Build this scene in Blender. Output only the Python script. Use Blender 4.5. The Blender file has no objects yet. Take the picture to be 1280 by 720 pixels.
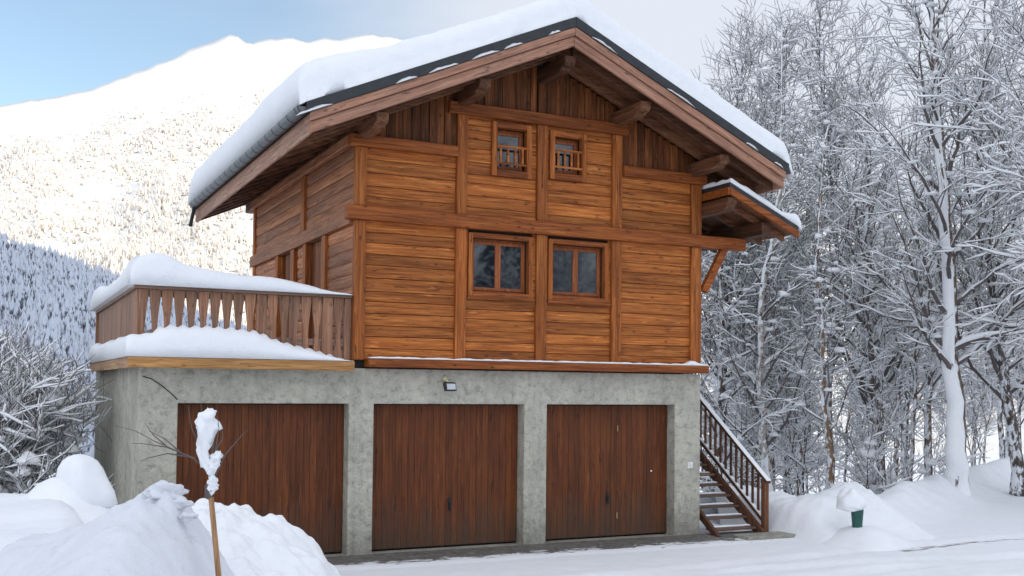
import bpy, math, random
from mathutils import Vector, Matrix, noise as mn

random.seed(11)
SC = bpy.context.scene
COL = SC.collection
R = math.radians
PI = math.pi

# ------------------------------------------------------------------ helpers
def wloc(o):
    v = Vector((0, 0, 0))
    while o is not None:
        v += o.location
        o = o.parent
    return v

def tag(o, label=None, cat=None, group=None, kind=None):
    if label: o['label'] = label
    if cat: o['category'] = cat
    if group: o['group'] = group
    if kind: o['kind'] = kind
    return o

def empty(name, loc, label, cat, group=None):
    o = bpy.data.objects.new(name, None)
    COL.objects.link(o)
    o.location = loc
    o.empty_display_size = 0.2
    return tag(o, label, cat, group)

class MB:
    """collects boxes, prisms, tubes and grids into one mesh, with a random tone per piece"""
    def __init__(s):
        s.v = []; s.f = []; s.t = []
    def add(s, vs, fs, tone=None):
        b = len(s.v)
        s.v += [tuple(p) for p in vs]
        s.f += [tuple(i + b for i in f) for f in fs]
        t = random.random() if tone is None else tone
        s.t += [t] * len(vs)
        return s
    def box(s, x0, x1, y0, y1, z0, z1, tone=None):
        vs = [(x0,y0,z0),(x1,y0,z0),(x1,y1,z0),(x0,y1,z0),(x0,y0,z1),(x1,y0,z1),(x1,y1,z1),(x0,y1,z1)]
        fs = [(0,3,2,1),(4,5,6,7),(0,1,5,4),(1,2,6,5),(2,3,7,6),(3,0,4,7)]
        return s.add(vs, fs, tone)
    def prism(s, poly, y0, y1, tone=None):
        """poly in XZ, counter-clockwise seen from -Y"""
        n = len(poly)
        vs = [(p[0], y0, p[1]) for p in poly] + [(p[0], y1, p[1]) for p in poly]
        fs = [tuple(range(n)), tuple(range(2*n-1, n-1, -1))]
        fs += [((i+1) % n, i, n+i, n+(i+1) % n) for i in range(n)]
        return s.add(vs, fs, tone)
    def prism_x(s, poly, x0, x1, tone=None):
        """poly in YZ"""
        n = len(poly)
        vs = [(x0, p[0], p[1]) for p in poly] + [(x1, p[0], p[1]) for p in poly]
        fs = [tuple(range(n-1, -1, -1)), tuple(range(n, 2*n))]
        fs += [(i, (i+1) % n, n+(i+1) % n, n+i) for i in range(n)]
        return s.add(vs, fs, tone)
    def bar(s, p0, p1, w, h, tone=None):
        """rectangular bar between two points, w sideways (horizontal), h upward"""
        p0 = Vector(p0); p1 = Vector(p1); d = (p1-p0).normalized()
        sd = d.cross(Vector((0,0,1)))
        if sd.length < 1e-4: sd = Vector((1,0,0))
        sd.normalize(); up = sd.cross(d).normalized()
        a = sd*w/2; b = up*h/2
        vs = [p0-a-b, p0+a-b, p0+a+b, p0-a+b, p1-a-b, p1+a-b, p1+a+b, p1-a+b]
        fs = [(0,1,2,3),(7,6,5,4),(1,0,4,5),(2,1,5,6),(3,2,6,7),(0,3,7,4)]
        return s.add(vs, fs, tone)
    def tube(s, pts, rad, n=6, cap=True, tone=None):
        pts = [Vector(p) for p in pts]
        vs = []; fs = []
        m = len(pts)
        u = None
        for i, p in enumerate(pts):
            d = (pts[min(i+1, m-1)] - pts[max(i-1, 0)])
            if d.length < 1e-9: d = Vector((0,0,1))
            d.normalize()
            if u is None:
                u = d.orthogonal()
            u = (u - d*u.dot(d))
            if u.length < 1e-6: u = d.orthogonal()
            u.normalize()
            w = d.cross(u)
            r = rad[i] if hasattr(rad, '__len__') else rad
            for k in range(n):
                a = 2*PI*k/n
                vs.append(p + u*(math.cos(a)*r) + w*(math.sin(a)*r))
        for i in range(m-1):
            for k in range(n):
                a = i*n+k; b = i*n+(k+1) % n
                fs.append((a, b, b+n, a+n))
        if cap:
            fs.append(tuple(range(n-1, -1, -1)))
            fs.append(tuple(range((m-1)*n, m*n)))
        return s.add(vs, fs, tone)
    def blob(s, c, rx, ry, rz, seed=0.0, amp=0.25, n=8, m=6, flat=0.35):
        """a soft lump, flattened below"""
        vs = []; fs = []
        c = Vector(c)
        for j in range(m+1):
            th = PI*j/m
            for k in range(n):
                ph = 2*PI*k/n
                d = Vector((math.sin(th)*math.cos(ph), math.sin(th)*math.sin(ph), math.cos(th)))
                q = 1 + amp*mn.noise(d*1.6 + Vector((seed*3.1, seed*7.7, seed)))
                z = d.z*rz*(1 if d.z > 0 else flat)
                vs.append(c + Vector((d.x*rx*q, d.y*ry*q, z*q)))
        for j in range(m):
            for k in range(n):
                a = j*n+k; b = j*n+(k+1) % n
                fs.append((a, a+n, b+n, b))
        return s.add(vs, fs, 0.5)
    def build(s, name, mat, parent=None, bevel=0.0, smooth=False, local=False, label=None):
        me = bpy.data.meshes.new(name)
        me.from_pydata(s.v, [], s.f)
        at = me.attributes.new('tone', 'FLOAT', 'POINT')
        at.data.foreach_set('value', s.t)
        if smooth:
            me.polygons.foreach_set('use_smooth', [True]*len(me.polygons))
        me.update()
        o = bpy.data.objects.new(name, me)
        COL.objects.link(o)
        if mat: me.materials.append(mat)
        if parent is not None:
            o.parent = parent
            if not local: o.location = -wloc(parent)
        if bevel:
            b = o.modifiers.new('Bevel', 'BEVEL')
            b.width = bevel; b.segments = 2; b.limit_method = 'ANGLE'; b.angle_limit = R(40)
            b.harden_normals = False
        if label: o['label'] = label
        return o

def sstep(a, b, x):
    t = (x-a)/(b-a)
    t = 0.0 if t < 0 else 1.0 if t > 1 else t
    return t*t*(3-2*t)

def lut(tab, x):
    if x <= tab[0][0]: return tab[0][1]
    for (a, b), (c, d) in zip(tab, tab[1:]):
        if x <= c: return b + (d-b)*(x-a)/(c-a)
    return tab[-1][1]

def fbm(x, y, z=0.0, o=4):
    return mn.fractal(Vector((x, y, z)), 1.0, 2.0, o)

# ------------------------------------------------------------------ materials
class NT:
    def __init__(s, name):
        s.m = bpy.data.materials.new(name); s.m.use_nodes = True
        s.t = s.m.node_tree; s.t.nodes.clear()
        s.out = s.n('ShaderNodeOutputMaterial')
        s.p = s.n('ShaderNodeBsdfPrincipled')
        s.l(s.p.outputs[0], s.out.inputs[0])
    def n(s, typ, **kw):
        x = s.t.nodes.new(typ)
        for k, v in kw.items(): setattr(x, k, v)
        return x
    def l(s, a, b): s.t.links.new(a, b)
    def set(s, node, **kw):
        for k, v in kw.items(): node.inputs[k.replace('_', ' ')].default_value = v
    def mix(s, fac, a, b, mode='MIX'):
        x = s.n('ShaderNodeMix', data_type='RGBA', blend_type=mode)
        for i, val in ((0, fac), (6, a), (7, b)):
            if hasattr(val, 'is_linked') or hasattr(val, 'links'): s.l(val, x.inputs[i])
            elif i == 0: x.inputs[0].default_value = val
            else: x.inputs[i].default_value = (*val, 1) if len(val) == 3 else val
        return x.outputs[2]
    def noise(s, vec, scale, detail=4, rough=0.55, dist=0.0):
        x = s.n('ShaderNodeTexNoise')
        x.inputs['Scale'].default_value = scale; x.inputs['Detail'].default_value = detail
        x.inputs['Roughness'].default_value = rough; x.inputs['Distortion'].default_value = dist
        if vec is not None: s.l(vec, x.inputs['Vector'])
        return x.outputs['Fac']
    def ramp(s, fac, stops):
        x = s.n('ShaderNodeValToRGB')
        e = x.color_ramp.elements
        while len(e) < len(stops): e.new(0.5)
        for el, (p, c) in zip(e, stops):
            el.position = p
            el.color = (c, c, c, 1) if not hasattr(c, '__len__') else (*c, 1)
        s.l(fac, x.inputs[0])
        return x.outputs[0]
    def math(s, op, a, b=None):
        x = s.n('ShaderNodeMath', operation=op)
        for i, val in ((0, a), (1, b)):
            if val is None: continue
            if hasattr(val, 'links'): s.l(val, x.inputs[i])
            else: x.inputs[i].default_value = val
        return x.outputs[0]
    def mapping(s, vec, scale=(1,1,1), loc=(0,0,0), rot=(0,0,0)):
        x = s.n('ShaderNodeMapping')
        x.inputs['Scale'].default_value = scale; x.inputs['Location'].default_value = loc
        x.inputs['Rotation'].default_value = rot
        s.l(vec, x.inputs['Vector'])
        return x.outputs[0]
    def bump(s, h, strength=0.3, dist=0.02):
        x = s.n('ShaderNodeBump')
        x.inputs['Strength'].default_value = strength; x.inputs['Distance'].default_value = dist
        s.l(h, x.inputs['Height'])
        return x.outputs[0]

def wood(name, axis, dark, mid, light, rot=0.0, rough=0.62, knots=0.8, grey=0.0, tonerange=(0.58, 1.36), bump=0.35, grime=0.0):
    k = NT(name)
    tc = k.n('ShaderNodeTexCoord').outputs['Object']
    at = k.n('ShaderNodeAttribute', attribute_name='tone').outputs['Fac']
    off = k.n('ShaderNodeVectorMath', operation='ADD')
    cmb = k.n('ShaderNodeCombineXYZ')
    for i in range(3):
        k.l(k.math('MULTIPLY', at, 31.7 + 7*i), cmb.inputs[i])
    if rot: tc = k.mapping(tc, rot=(0, rot, 0))
    k.l(tc, off.inputs[0]); k.l(cmb.outputs[0], off.inputs[1])
    v = off.outputs[0]
    def sc(along, across):
        s_ = [across]*3; s_['xyz'.index(axis)] = along
        return tuple(s_)
    g1 = k.noise(k.mapping(v, sc(1.1, 24)), 1.0, 6, 0.6, 0.7)
    g2 = k.noise(k.mapping(v, sc(2.5, 70)), 1.0, 3, 0.6, 0.2)
    g3 = k.noise(k.mapping(v, sc(0.7, 1.6)), 1.0, 3, 0.5)
    c = k.ramp(g1, [(0.28, dark), (0.5, mid), (0.72, light)])
    c = k.mix(0.6, c, k.ramp(g2, [(0.35, 0.35), (0.58, 1.08)]), 'MULTIPLY')
    c = k.mix(0.4, c, k.ramp(g3, [(0.3, 0.6), (0.65, 1.12)]), 'MULTIPLY')
    # thin dark checks and light flecks along the grain
    g4 = k.noise(k.mapping(v, sc(3.2, 22), (5, 3, 1)), 1.0, 2, 0.5, 0.4)
    c = k.mix(k.ramp(g4, [(0.66, 0.0), (0.74, 0.40)]), c, tuple(min(1, x*1.35+0.02) for x in light))
    g5 = k.noise(k.mapping(v, sc(4.5, 34), (9, 2, 7)), 1.0, 2, 0.5, 0.3)
    c = k.mix(k.ramp(g5, [(0.66, 0.0), (0.71, 0.8)]), c, tuple(x*0.35 for x in dark))
    # knots
    vo = k.n('ShaderNodeTexVoronoi'); vo.inputs['Scale'].default_value = 1.0
    k.l(k.mapping(v, sc(3.0, 6.5)), vo.inputs['Vector'])
    kn = k.ramp(vo.outputs['Distance'], [(0.05, knots), (0.13, 0.0)])
    c = k.mix(kn, c, tuple(x*0.3 for x in dark))
    tr = k.n('ShaderNodeMapRange')
    k.l(k.math('FRACT', k.math('MULTIPLY', at, 13.37)), tr.inputs[0])
    tr.inputs[3].default_value, tr.inputs[4].default_value = tonerange
    hs = k.n('ShaderNodeHueSaturation')
    k.l(c, hs.inputs['Color']); k.l(tr.outputs[0], hs.inputs['Value'])
    c = hs.outputs[0]
    if grime:
        sz = k.n('ShaderNodeSeparateXYZ'); k.l(k.n('ShaderNodeTexCoord').outputs['Object'], sz.inputs[0])
        gg = k.math('ADD', sz.outputs[2], k.math('MULTIPLY', k.math('SUBTRACT', g3, 0.5), 0.9))
        c = k.mix(k.ramp(gg, [(0.02, grime), (0.75, 0.0)]), c, (0.075, 0.052, 0.036))
    if grey:
        gm = k.noise(k.mapping(v, sc(0.8, 3)), 1.0, 4)
        c = k.mix(k.ramp(gm, [(0.3, grey*0.4), (0.7, grey)]), c, (0.22, 0.19, 0.17))
    k.l(c, k.p.inputs['Base Color'])
    k.p.inputs['Roughness'].default_value = rough
    k.p.inputs['Specular IOR Level'].default_value = 0.3
    k.l(k.bump(k.math('ADD', g1, k.math('MULTIPLY', g2, 0.5)), bump, 0.006), k.p.inputs['Normal'])
    return k.m

def snow_mat(name, col=(0.86, 0.875, 0.90), scale=1.0, strength=0.35, dist=0.03, dirt=0.0, lump=0.0):
    k = NT(name)
    tc = k.n('ShaderNodeTexCoord').outputs['Object']
    a = k.noise(tc, 5*scale, 5, 0.6)
    b = k.noise(tc, 45*scale, 3, 0.6)
    h = k.math('ADD', a, k.math('MULTIPLY', b, 0.25))
    if lump:
        vo = k.n('ShaderNodeTexVoronoi'); vo.feature = 'SMOOTH_F1'
        vo.inputs['Scale'].default_value = 7*scale
        k.l(tc, vo.inputs['Vector'])
        h = k.math('SUBTRACT', h, k.math('MULTIPLY', vo.outputs['Distance'], lump))
    c = k.mix(k.ramp(a, [(0.3, 0.0), (0.7, 1.0)]), tuple(x*0.95 for x in col), col)
    if dirt:
        d = k.noise(k.mapping(tc, (1, 1, 2)), 2.2, 6, 0.65)
        c = k.mix(k.ramp(d, [(0.58, 0.0), (0.75, dirt)]), c, (0.33, 0.31, 0.30))
    k.l(c, k.p.inputs['Base Color'])
    k.p.inputs['Roughness'].default_value = 0.75
    k.p.inputs['Specular IOR Level'].default_value = 0.15
    k.l(k.bump(h, strength, dist), k.p.inputs['Normal'])
    return k.m

def plain(name, col, rough=0.6, metal=0.0, var=0.25, scale=8.0):
    k = NT(name)
    tc = k.n('ShaderNodeTexCoord').outputs['Object']
    a = k.noise(tc, scale, 4, 0.6)
    k.l(k.mix(k.ramp(a, [(0.3, 0.0), (0.7, 1.0)]), tuple(x*(1-var) for x in col), tuple(min(1, x*(1+var)) for x in col)), k.p.inputs['Base Color'])
    k.p.inputs['Roughness'].default_value = rough
    k.p.inputs['Metallic'].default_value = metal
    k.l(k.bump(a, 0.15, 0.01), k.p.inputs['Normal'])
    return k.m

def concrete_mat(name, col=(0.55, 0.525, 0.445)):
    k = NT(name)
    tc = k.n('ShaderNodeTexCoord').outputs['Object']
    a = k.noise(tc, 1.3, 5, 0.6, 0.3)
    b = k.noise(tc, 9.5, 6, 0.68, 0.35)
    d = k.noise(tc, 38, 4, 0.65, 0.3)
    c = k.mix(k.ramp(a, [(0.3, 0.0), (0.7, 1.0)]), tuple(x*0.72 for x in col), tuple(x*1.12 for x in col))
    c = k.mix(k.ramp(b, [(0.36, 0.75), (0.5, 0.0)]), c, tuple(x*0.55 for x in col))
    c = k.mix(k.ramp(b, [(0.55, 0.0), (0.72, 0.5)]), c, tuple(min(1, x*1.35) for x in col))
    c = k.mix(k.ramp(d, [(0.3, 0.3), (0.5, 0.0)]), c, tuple(x*0.5 for x in col))
    # vertical damp streaks, darker and browner near the ground
    s_ = k.noise(k.mapping(tc, (4, 4, 0.35)), 1.0, 4, 0.6)
    c = k.mix(k.ramp(s_, [(0.52, 0.0), (0.75, 0.4)]), c, (0.20, 0.205, 0.18))
    xyz = k.n('ShaderNodeSeparateXYZ'); k.l(tc, xyz.inputs[0])
    g = k.math('ADD', xyz.outputs[2], k.math('MULTIPLY', k.math('SUBTRACT', b, 0.5), 0.5))
    low = k.n('ShaderNodeMapRange'); k.l(g, low.inputs[0])
    low.inputs[1].default_value = 0.0; low.inputs[2].default_value = 0.7
    low.inputs[3].default_value = 0.55; low.inputs[4].default_value = 0.0
    c = k.mix(low.outputs[0], c, (0.17, 0.165, 0.14))
    k.l(c, k.p.inputs['Base Color'])
    k.p.inputs['Roughness'].default_value = 0.9
    k.p.inputs['Specular IOR Level'].default_value = 0.2
    h = k.math('ADD', k.math('MULTIPLY', b, 1.0), k.math('MULTIPLY', d, 0.35))
    k.l(k.bump(h, 0.8, 0.05), k.p.inputs['Normal'])
    return k.m

def bark_mat(name, c0, c1, birch=False):
    k = NT(name)
    tc = k.n('ShaderNodeTexCoord').outputs['Object']
    a = k.noise(k.mapping(tc, (14, 14, 3)), 1.0, 5, 0.6, 0.5)
    c = k.ramp(a, [(0.3, c0), (0.7, c1)])
    if birch:
        b = k.noise(k.mapping(tc, (3, 3, 16)), 1.0, 4, 0.6)
        c = k.mix(k.ramp(b, [(0.55, 0.0), (0.62, 0.9)]), c, (0.05, 0.045, 0.04))
    # wind-blown snow stuck to the bark
    s_ = k.noise(k.mapping(tc, (9, 9, 5)), 1.0, 5, 0.65)
    ge = k.n('ShaderNodeNewGeometry')
    xyz = k.n('ShaderNodeSeparateXYZ'); k.l(ge.outputs['Normal'], xyz.inputs[0])
    f = k.math('ADD', k.math('ADD', k.math('MULTIPLY', xyz.outputs[0], -0.13), k.math('MULTIPLY', xyz.outputs[2], 0.25)), s_)
    k.l(k.mix(k.ramp(f, [(0.53, 0.0), (0.62, 1.0)]), c, (0.80, 0.82, 0.86)), k.p.inputs['Base Color'])
    k.p.inputs['Roughness'].default_value = 0.9
    k.p.inputs['Specular IOR Level'].default_value = 0.1
    k.l(k.bump(a, 0.5, 0.02), k.p.inputs['Normal'])
    return k.m

M = {}
PAL = dict(dark=(0.19, 0.046, 0.009), mid=(0.43, 0.127, 0.023), light=(0.62, 0.228, 0.055))
M['wood_x'] = wood('amber_planks_along', 'x', tonerange=(0.74, 1.26), **PAL)
M['wood_z'] = wood('amber_post', 'z', (0.19, 0.050, 0.010), (0.39, 0.109, 0.020), (0.53, 0.190, 0.045), tonerange=(0.75, 1.15))
M['wood_bx'] = wood('amber_beam', 'x', (0.15, 0.038, 0.008), (0.29, 0.075, 0.014), (0.42, 0.132, 0.028), tonerange=(0.8, 1.1))
M['wood_y'] = wood('side_planks', 'y', (0.20, 0.068, 0.024), (0.43, 0.160, 0.062), (0.60, 0.265, 0.115), grey=0.10)
M['dark_z'] = wood('shaded_gable_boards', 'z', (0.065, 0.020, 0.006), (0.175, 0.054, 0.015), (0.34, 0.115, 0.032), tonerange=(0.5, 1.35))  # dark brown wood with some shade under the eaves put into the colour
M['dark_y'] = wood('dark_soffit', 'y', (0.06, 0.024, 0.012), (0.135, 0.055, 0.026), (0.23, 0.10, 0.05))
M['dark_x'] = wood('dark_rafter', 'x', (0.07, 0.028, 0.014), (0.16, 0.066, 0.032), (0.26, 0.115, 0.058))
for _n, _a in (('rake_l', math.atan(0.442)), ('rake_r', -math.atan(0.442))):
    M[_n] = wood('bargeboard_'+('left' if _a > 0 else 'right'), 'x', (0.27, 0.115, 0.065), (0.48, 0.225, 0.135), (0.62, 0.33, 0.215), rot=_a, grey=0.22, tonerange=(0.9, 1.1))
M['eave'] = wood('pinkish_eave_board', 'y', (0.27, 0.125, 0.075), (0.47, 0.24, 0.15), (0.60, 0.34, 0.23), grey=0.2, tonerange=(0.9, 1.1))
M['fascia'] = wood('fresh_pine_board', 'x', (0.36, 0.17, 0.055), (0.50, 0.25, 0.085), (0.60, 0.32, 0.12), knots=0.6, tonerange=(0.9, 1.1))
M['fascia_y'] = wood('fresh_pine_board_side', 'y', (0.36, 0.19, 0.085), (0.50, 0.29, 0.15), (0.60, 0.37, 0.20), knots=0.6, tonerange=(0.9, 1.1))
M['rail'] = wood('weathered_baluster', 'z', (0.18, 0.080, 0.040), (0.34, 0.155, 0.080), (0.47, 0.235, 0.13), grey=0.2, tonerange=(0.7, 1.15))
M['rail_x'] = wood('weathered_rail', 'x', (0.15, 0.08, 0.05), (0.28, 0.155, 0.10), (0.38, 0.22, 0.15), grey=0.4)
M['rail_y'] = wood('weathered_rail_side', 'y', (0.15, 0.08, 0.05), (0.28, 0.155, 0.10), (0.38, 0.22, 0.15), grey=0.4)
M['door'] = wood('stained_door_boards', 'z', (0.080, 0.0205, 0.0055), (0.150, 0.040, 0.0088), (0.205, 0.062, 0.0135), rough=0.5, knots=0.12, grime=0.75, tonerange=(0.78, 1.12), bump=0.15)
M['sash'] = wood('varnished_sash', 'z', (0.22, 0.058, 0.018), (0.34, 0.095, 0.028), (0.42, 0.14, 0.045), rough=0.45, knots=0.1, tonerange=(0.9, 1.05))
M['stair'] = wood('brown_stair_wood', 'z', (0.06, 0.025, 0.014), (0.13, 0.055, 0.030), (0.20, 0.09, 0.05))
M['stair_x'] = wood('brown_tread_wood', 'x', (0.07, 0.032, 0.02), (0.15, 0.075, 0.045), (0.24, 0.13, 0.09), grey=0.3)
M['concrete'] = concrete_mat('grey_stucco')
M['dark_metal'] = plain('dark_roof_sheet', (0.035, 0.037, 0.042), 0.5, 0.3)
M['gutter'] = plain('zinc_gutter', (0.13, 0.14, 0.15), 0.45, 0.6)
M['black'] = plain('black_iron', (0.018, 0.018, 0.02), 0.5, 0.2)
M['white'] = plain('white_plastic', (0.75, 0.74, 0.70), 0.5)
M['brass'] = plain('pale_latch', (0.55, 0.42, 0.25), 0.4, 0.3)
M['green'] = plain('green_paint', (0.012, 0.085, 0.07), 0.45)
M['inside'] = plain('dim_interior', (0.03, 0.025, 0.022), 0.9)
M['snow'] = snow_mat('fresh_snow')
M['snow_roof'] = snow_mat('roof_snow', strength=0.55, dist=0.03)
M['snow_bank'] = snow_mat('clumpy_snow', strength=0.5, dist=0.035, dirt=0.10, lump=0.15)
M['snow_grey'] = snow_mat('ploughed_snow', (0.72, 0.74, 0.785), strength=0.5, dist=0.04, dirt=0.35, lump=0.12)
M['snow_twig'] = snow_mat('branch_snow', (0.87, 0.88, 0.90), scale=3, strength=0.2, dist=0.02)
M['bark'] = bark_mat('dark_bark', (0.06, 0.048, 0.042), (0.16, 0.13, 0.11))
M['bark_tan'] = bark_mat('tan_bark', (0.14, 0.085, 0.05), (0.30, 0.19, 0.11))
M['bark_brown'] = bark_mat('brown_bark', (0.085, 0.058, 0.042), (0.22, 0.155, 0.115))
M['bark_birch'] = bark_mat('pale_bark', (0.30, 0.25, 0.21), (0.52, 0.47, 0.42), True)
M['twig'] = plain('twig_bark', (0.115, 0.096, 0.092), 0.9)  # grey-brown lightened to carry the haze of the wood
M['stake'] = wood('tan_stake', 'z', (0.34, 0.17, 0.075), (0.46, 0.25, 0.12), (0.55, 0.33, 0.17), knots=0.2)

k = NT('window_glass')
tc = k.n('ShaderNodeTexCoord').outputs['Object']
k.p.inputs['Base Color'].default_value = (0.012, 0.015, 0.02, 1)
k.p.inputs['Roughness'].default_value = 0.03
k.p.inputs['IOR'].default_value = 2.15
k.l(k.bump(k.noise(tc, 2.0, 2), 0.02, 0.03), k.p.inputs['Normal'])
M['glass'] = k.m

# apron: dirty wet concrete with ragged leftover snow
k = NT('dirty_apron')
tc = k.n('ShaderNodeTexCoord').outputs['Object']
n1 = k.noise(k.mapping(tc, (1.2, 4, 1)), 2.0, 6, 0.65, 0.6)
n2 = k.noise(tc, 14, 5, 0.7)
c = k.ramp(n2, [(0.3, (0.055, 0.050, 0.044)), (0.7, (0.21, 0.195, 0.175))])
xyz = k.n('ShaderNodeSeparateXYZ'); k.l(tc, xyz.inputs[0])
yy = k.math('MULTIPLY', k.math('ADD', xyz.outputs[1], 0.62), -0.75)
xx = k.math('MULTIPLY', k.math('ADD', xyz.outputs[0], 0.5), 0.0)
f = k.math('ADD', k.math('ADD', n1, yy), k.math('MULTIPLY', n2, 0.15))
k.l(k.mix(k.ramp(f, [(0.535, 0.0), (0.61, 1.0)]), c, (0.80, 0.815, 0.84)), k.p.inputs['Base Color'])
k.p.inputs['Roughness'].default_value = 0.75
k.l(k.bump(n2, 0.5, 0.02), k.p.inputs['Normal'])
M['apron'] = k.m

# far conifers: snow on top, dark gaps below (tone attribute)
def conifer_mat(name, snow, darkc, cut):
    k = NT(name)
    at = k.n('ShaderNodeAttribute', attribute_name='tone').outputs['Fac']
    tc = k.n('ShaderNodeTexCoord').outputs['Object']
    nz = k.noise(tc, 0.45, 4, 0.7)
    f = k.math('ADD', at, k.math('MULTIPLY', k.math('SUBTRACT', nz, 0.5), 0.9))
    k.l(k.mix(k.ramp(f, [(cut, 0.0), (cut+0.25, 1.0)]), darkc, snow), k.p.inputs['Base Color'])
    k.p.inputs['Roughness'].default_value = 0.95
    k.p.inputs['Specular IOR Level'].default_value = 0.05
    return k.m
M['far_trees'] = conifer_mat('frosted_hazy_conifers', (0.86, 0.805, 0.73), (0.50, 0.425, 0.345), 0.10)  # distance haze put into the colours: creamy snow, pale gaps
M['shade_trees'] = conifer_mat('shaded_conifers', (0.60, 0.64, 0.72), (0.12, 0.13, 0.155), 0.22)  # same trees with bluish shade put into the snow colour
M['mountain'] = snow_mat('mountain_snow', (0.86, 0.84, 0.81), scale=0.01, strength=0.3, dist=6)
M['ground'] = snow_mat('ground_snow', (0.84, 0.855, 0.885), strength=0.45, dist=0.03)

# ------------------------------------------------------------------ camera
F, YAW, PITCH, ROLL, PPY = 1331.0, 0.4549, 0.02734, -0.010626, 449.0
CAM = Vector((-10.04, -13.76, 2.30))
cy, sy, cp, sp = math.cos(YAW), math.sin(YAW), math.cos(PITCH), math.sin(PITCH)
_r = Vector((cy, -sy, 0)); _f = Vector((sy*cp, cy*cp, sp)); _d = -_r.cross(_f)
cr, sr = math.cos(ROLL), math.sin(ROLL)
RX = _r*cr + _d*sr; DN = _d*cr - _r*sr; FW = _f
cam = bpy.data.cameras.new('camera'); cam_o = bpy.data.objects.new('camera', cam); COL.objects.link(cam_o)
mw = Matrix.Identity(4)
for i in range(3):
    mw[i][0] = RX[i]; mw[i][1] = -DN[i]; mw[i][2] = -FW[i]; mw[i][3] = CAM[i]
cam_o.matrix_world = mw
cam.sensor_width = 36.0; cam.lens = F/1280*36.0
cam.shift_y = (PPY-360)/1280.0
cam.clip_start = 0.1; cam.clip_end = 20000
SC.camera = cam_o

def heading(px): return YAW + math.atan2(px-640, F)
def skyz(px, py, d):
    """height reached at horizontal distance d by the sight line through a photo point (for terrain surveying)"""
    v = RX*((px-640)/F) + DN*((py-PPY)/F) + FW
    return CAM.z + v.z/math.hypot(v.x, v.y)*d

# ------------------------------------------------------------------ light
SUN_EL = R(10.0)
SUN_H = Vector((0.55, -0.835, 0)).normalized()
sd = Vector((SUN_H.x*math.cos(SUN_EL), SUN_H.y*math.cos(SUN_EL), math.sin(SUN_EL)))
sun = bpy.data.lights.new('sun', 'SUN'); sun.energy = 3.2; sun.angle = R(0.5); sun.color = (1.0, 0.90, 0.74)
sun_o = bpy.data.objects.new('sun', sun); COL.objects.link(sun_o)
sun_o.rotation_euler = sd.to_track_quat('Z', 'Y').to_euler()
sun_o.location = (30, -60, 60)

w = bpy.data.worlds.new('World'); SC.world = w; w.use_nodes = True
nt = w.node_tree; nt.nodes.clear()
wo = nt.nodes.new('ShaderNodeOutputWorld'); bg = nt.nodes.new('ShaderNodeBackground')
sky = nt.nodes.new('ShaderNodeTexSky'); sky.sky_type = 'NISHITA'; sky.sun_disc = False
sky.sun_elevation = SUN_EL; sky.sun_rotation = math.atan2(SUN_H.x, SUN_H.y)
sky.altitude = 1200; sky.air_density = 1.0; sky.dust_density = 0.6; sky.ozone_density = 1.0
SKY_GAIN = 1.7
CLOUD = (5.75, 6.1, 6.75)      # thin bright high cloud, in the sky texture's own units
def wn(t, **kw):
    x = nt.nodes.new(t)
    for a, b in kw.items(): setattr(x, a, b)
    return x
def wmath(op, a, b):
    x = wn('ShaderNodeMath', operation=op)
    for i, q in ((0, a), (1, b)):
        if hasattr(q, 'links'): nt.links.new(q, x.inputs[i])
        else: x.inputs[i].default_value = q
    return x.outputs[0]
def wrange(a, f0, f1, t0, t1):
    x = wn('ShaderNodeMapRange', interpolation_type='SMOOTHSTEP')
    nt.links.new(a, x.inputs[0])
    for i, q in enumerate((f0, f1, t0, t1)): x.inputs[i+1].default_value = q
    return x.outputs[0]
tcw = wn('ShaderNodeTexCoord')
dotn = wn('ShaderNodeVectorMath', operation='DOT_PRODUCT'); dotn.inputs[1].default_value = (-0.22, 0.94, 0.26)
nt.links.new(tcw.outputs['Generated'], dotn.inputs[0])
mp = wn('ShaderNodeMapping'); mp.inputs['Scale'].default_value = (1.6, 1.6, 4.5); mp.inputs['Location'].default_value = (0.3, 0.1, 0)
nt.links.new(tcw.outputs['Generated'], mp.inputs['Vector'])
nz = wn('ShaderNodeTexNoise'); nz.inputs['Scale'].default_value = 2.2; nz.inputs['Detail'].default_value = 7; nz.inputs['Roughness'].default_value = 0.55
nt.links.new(mp.outputs[0], nz.inputs['Vector'])
clear = wmath('ADD', dotn.outputs['Value'], wmath('MULTIPLY', wmath('SUBTRACT', nz.outputs['Fac'], 0.5), -0.22))
cfac = wrange(clear, 0.76, 0.985, 0.97, 0.10)
sepw = wn('ShaderNodeSeparateXYZ'); nt.links.new(tcw.outputs['Generated'], sepw.inputs[0])
glow = wmath('MULTIPLY', wrange(sepw.outputs[2], 0.35, 0.9, 1.0, 1.05), wrange(sepw.outputs[1], -0.7, 0.4, 1.62, 1.0))
cl = wn('ShaderNodeVectorMath', operation='SCALE'); cl.inputs[0].default_value = CLOUD
nt.links.new(glow, cl.inputs['Scale'])
mul = wn('ShaderNodeMix', data_type='RGBA', blend_type='MULTIPLY'); mul.inputs[0].default_value = 1.0
mul.inputs[7].default_value = (SKY_GAIN, SKY_GAIN, SKY_GAIN, 1)
nt.links.new(sky.outputs[0], mul.inputs[6])
mx = wn('ShaderNodeMix', data_type='RGBA'); nt.links.new(cl.outputs[0], mx.inputs[7])
nt.links.new(cfac, mx.inputs[0]); nt.links.new(mul.outputs[2], mx.inputs[6])
nt.links.new(mx.outputs[2], bg.inputs[0]); bg.inputs[1].default_value = 0.138
nt.links.new(bg.outputs[0], wo.inputs[0])

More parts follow.
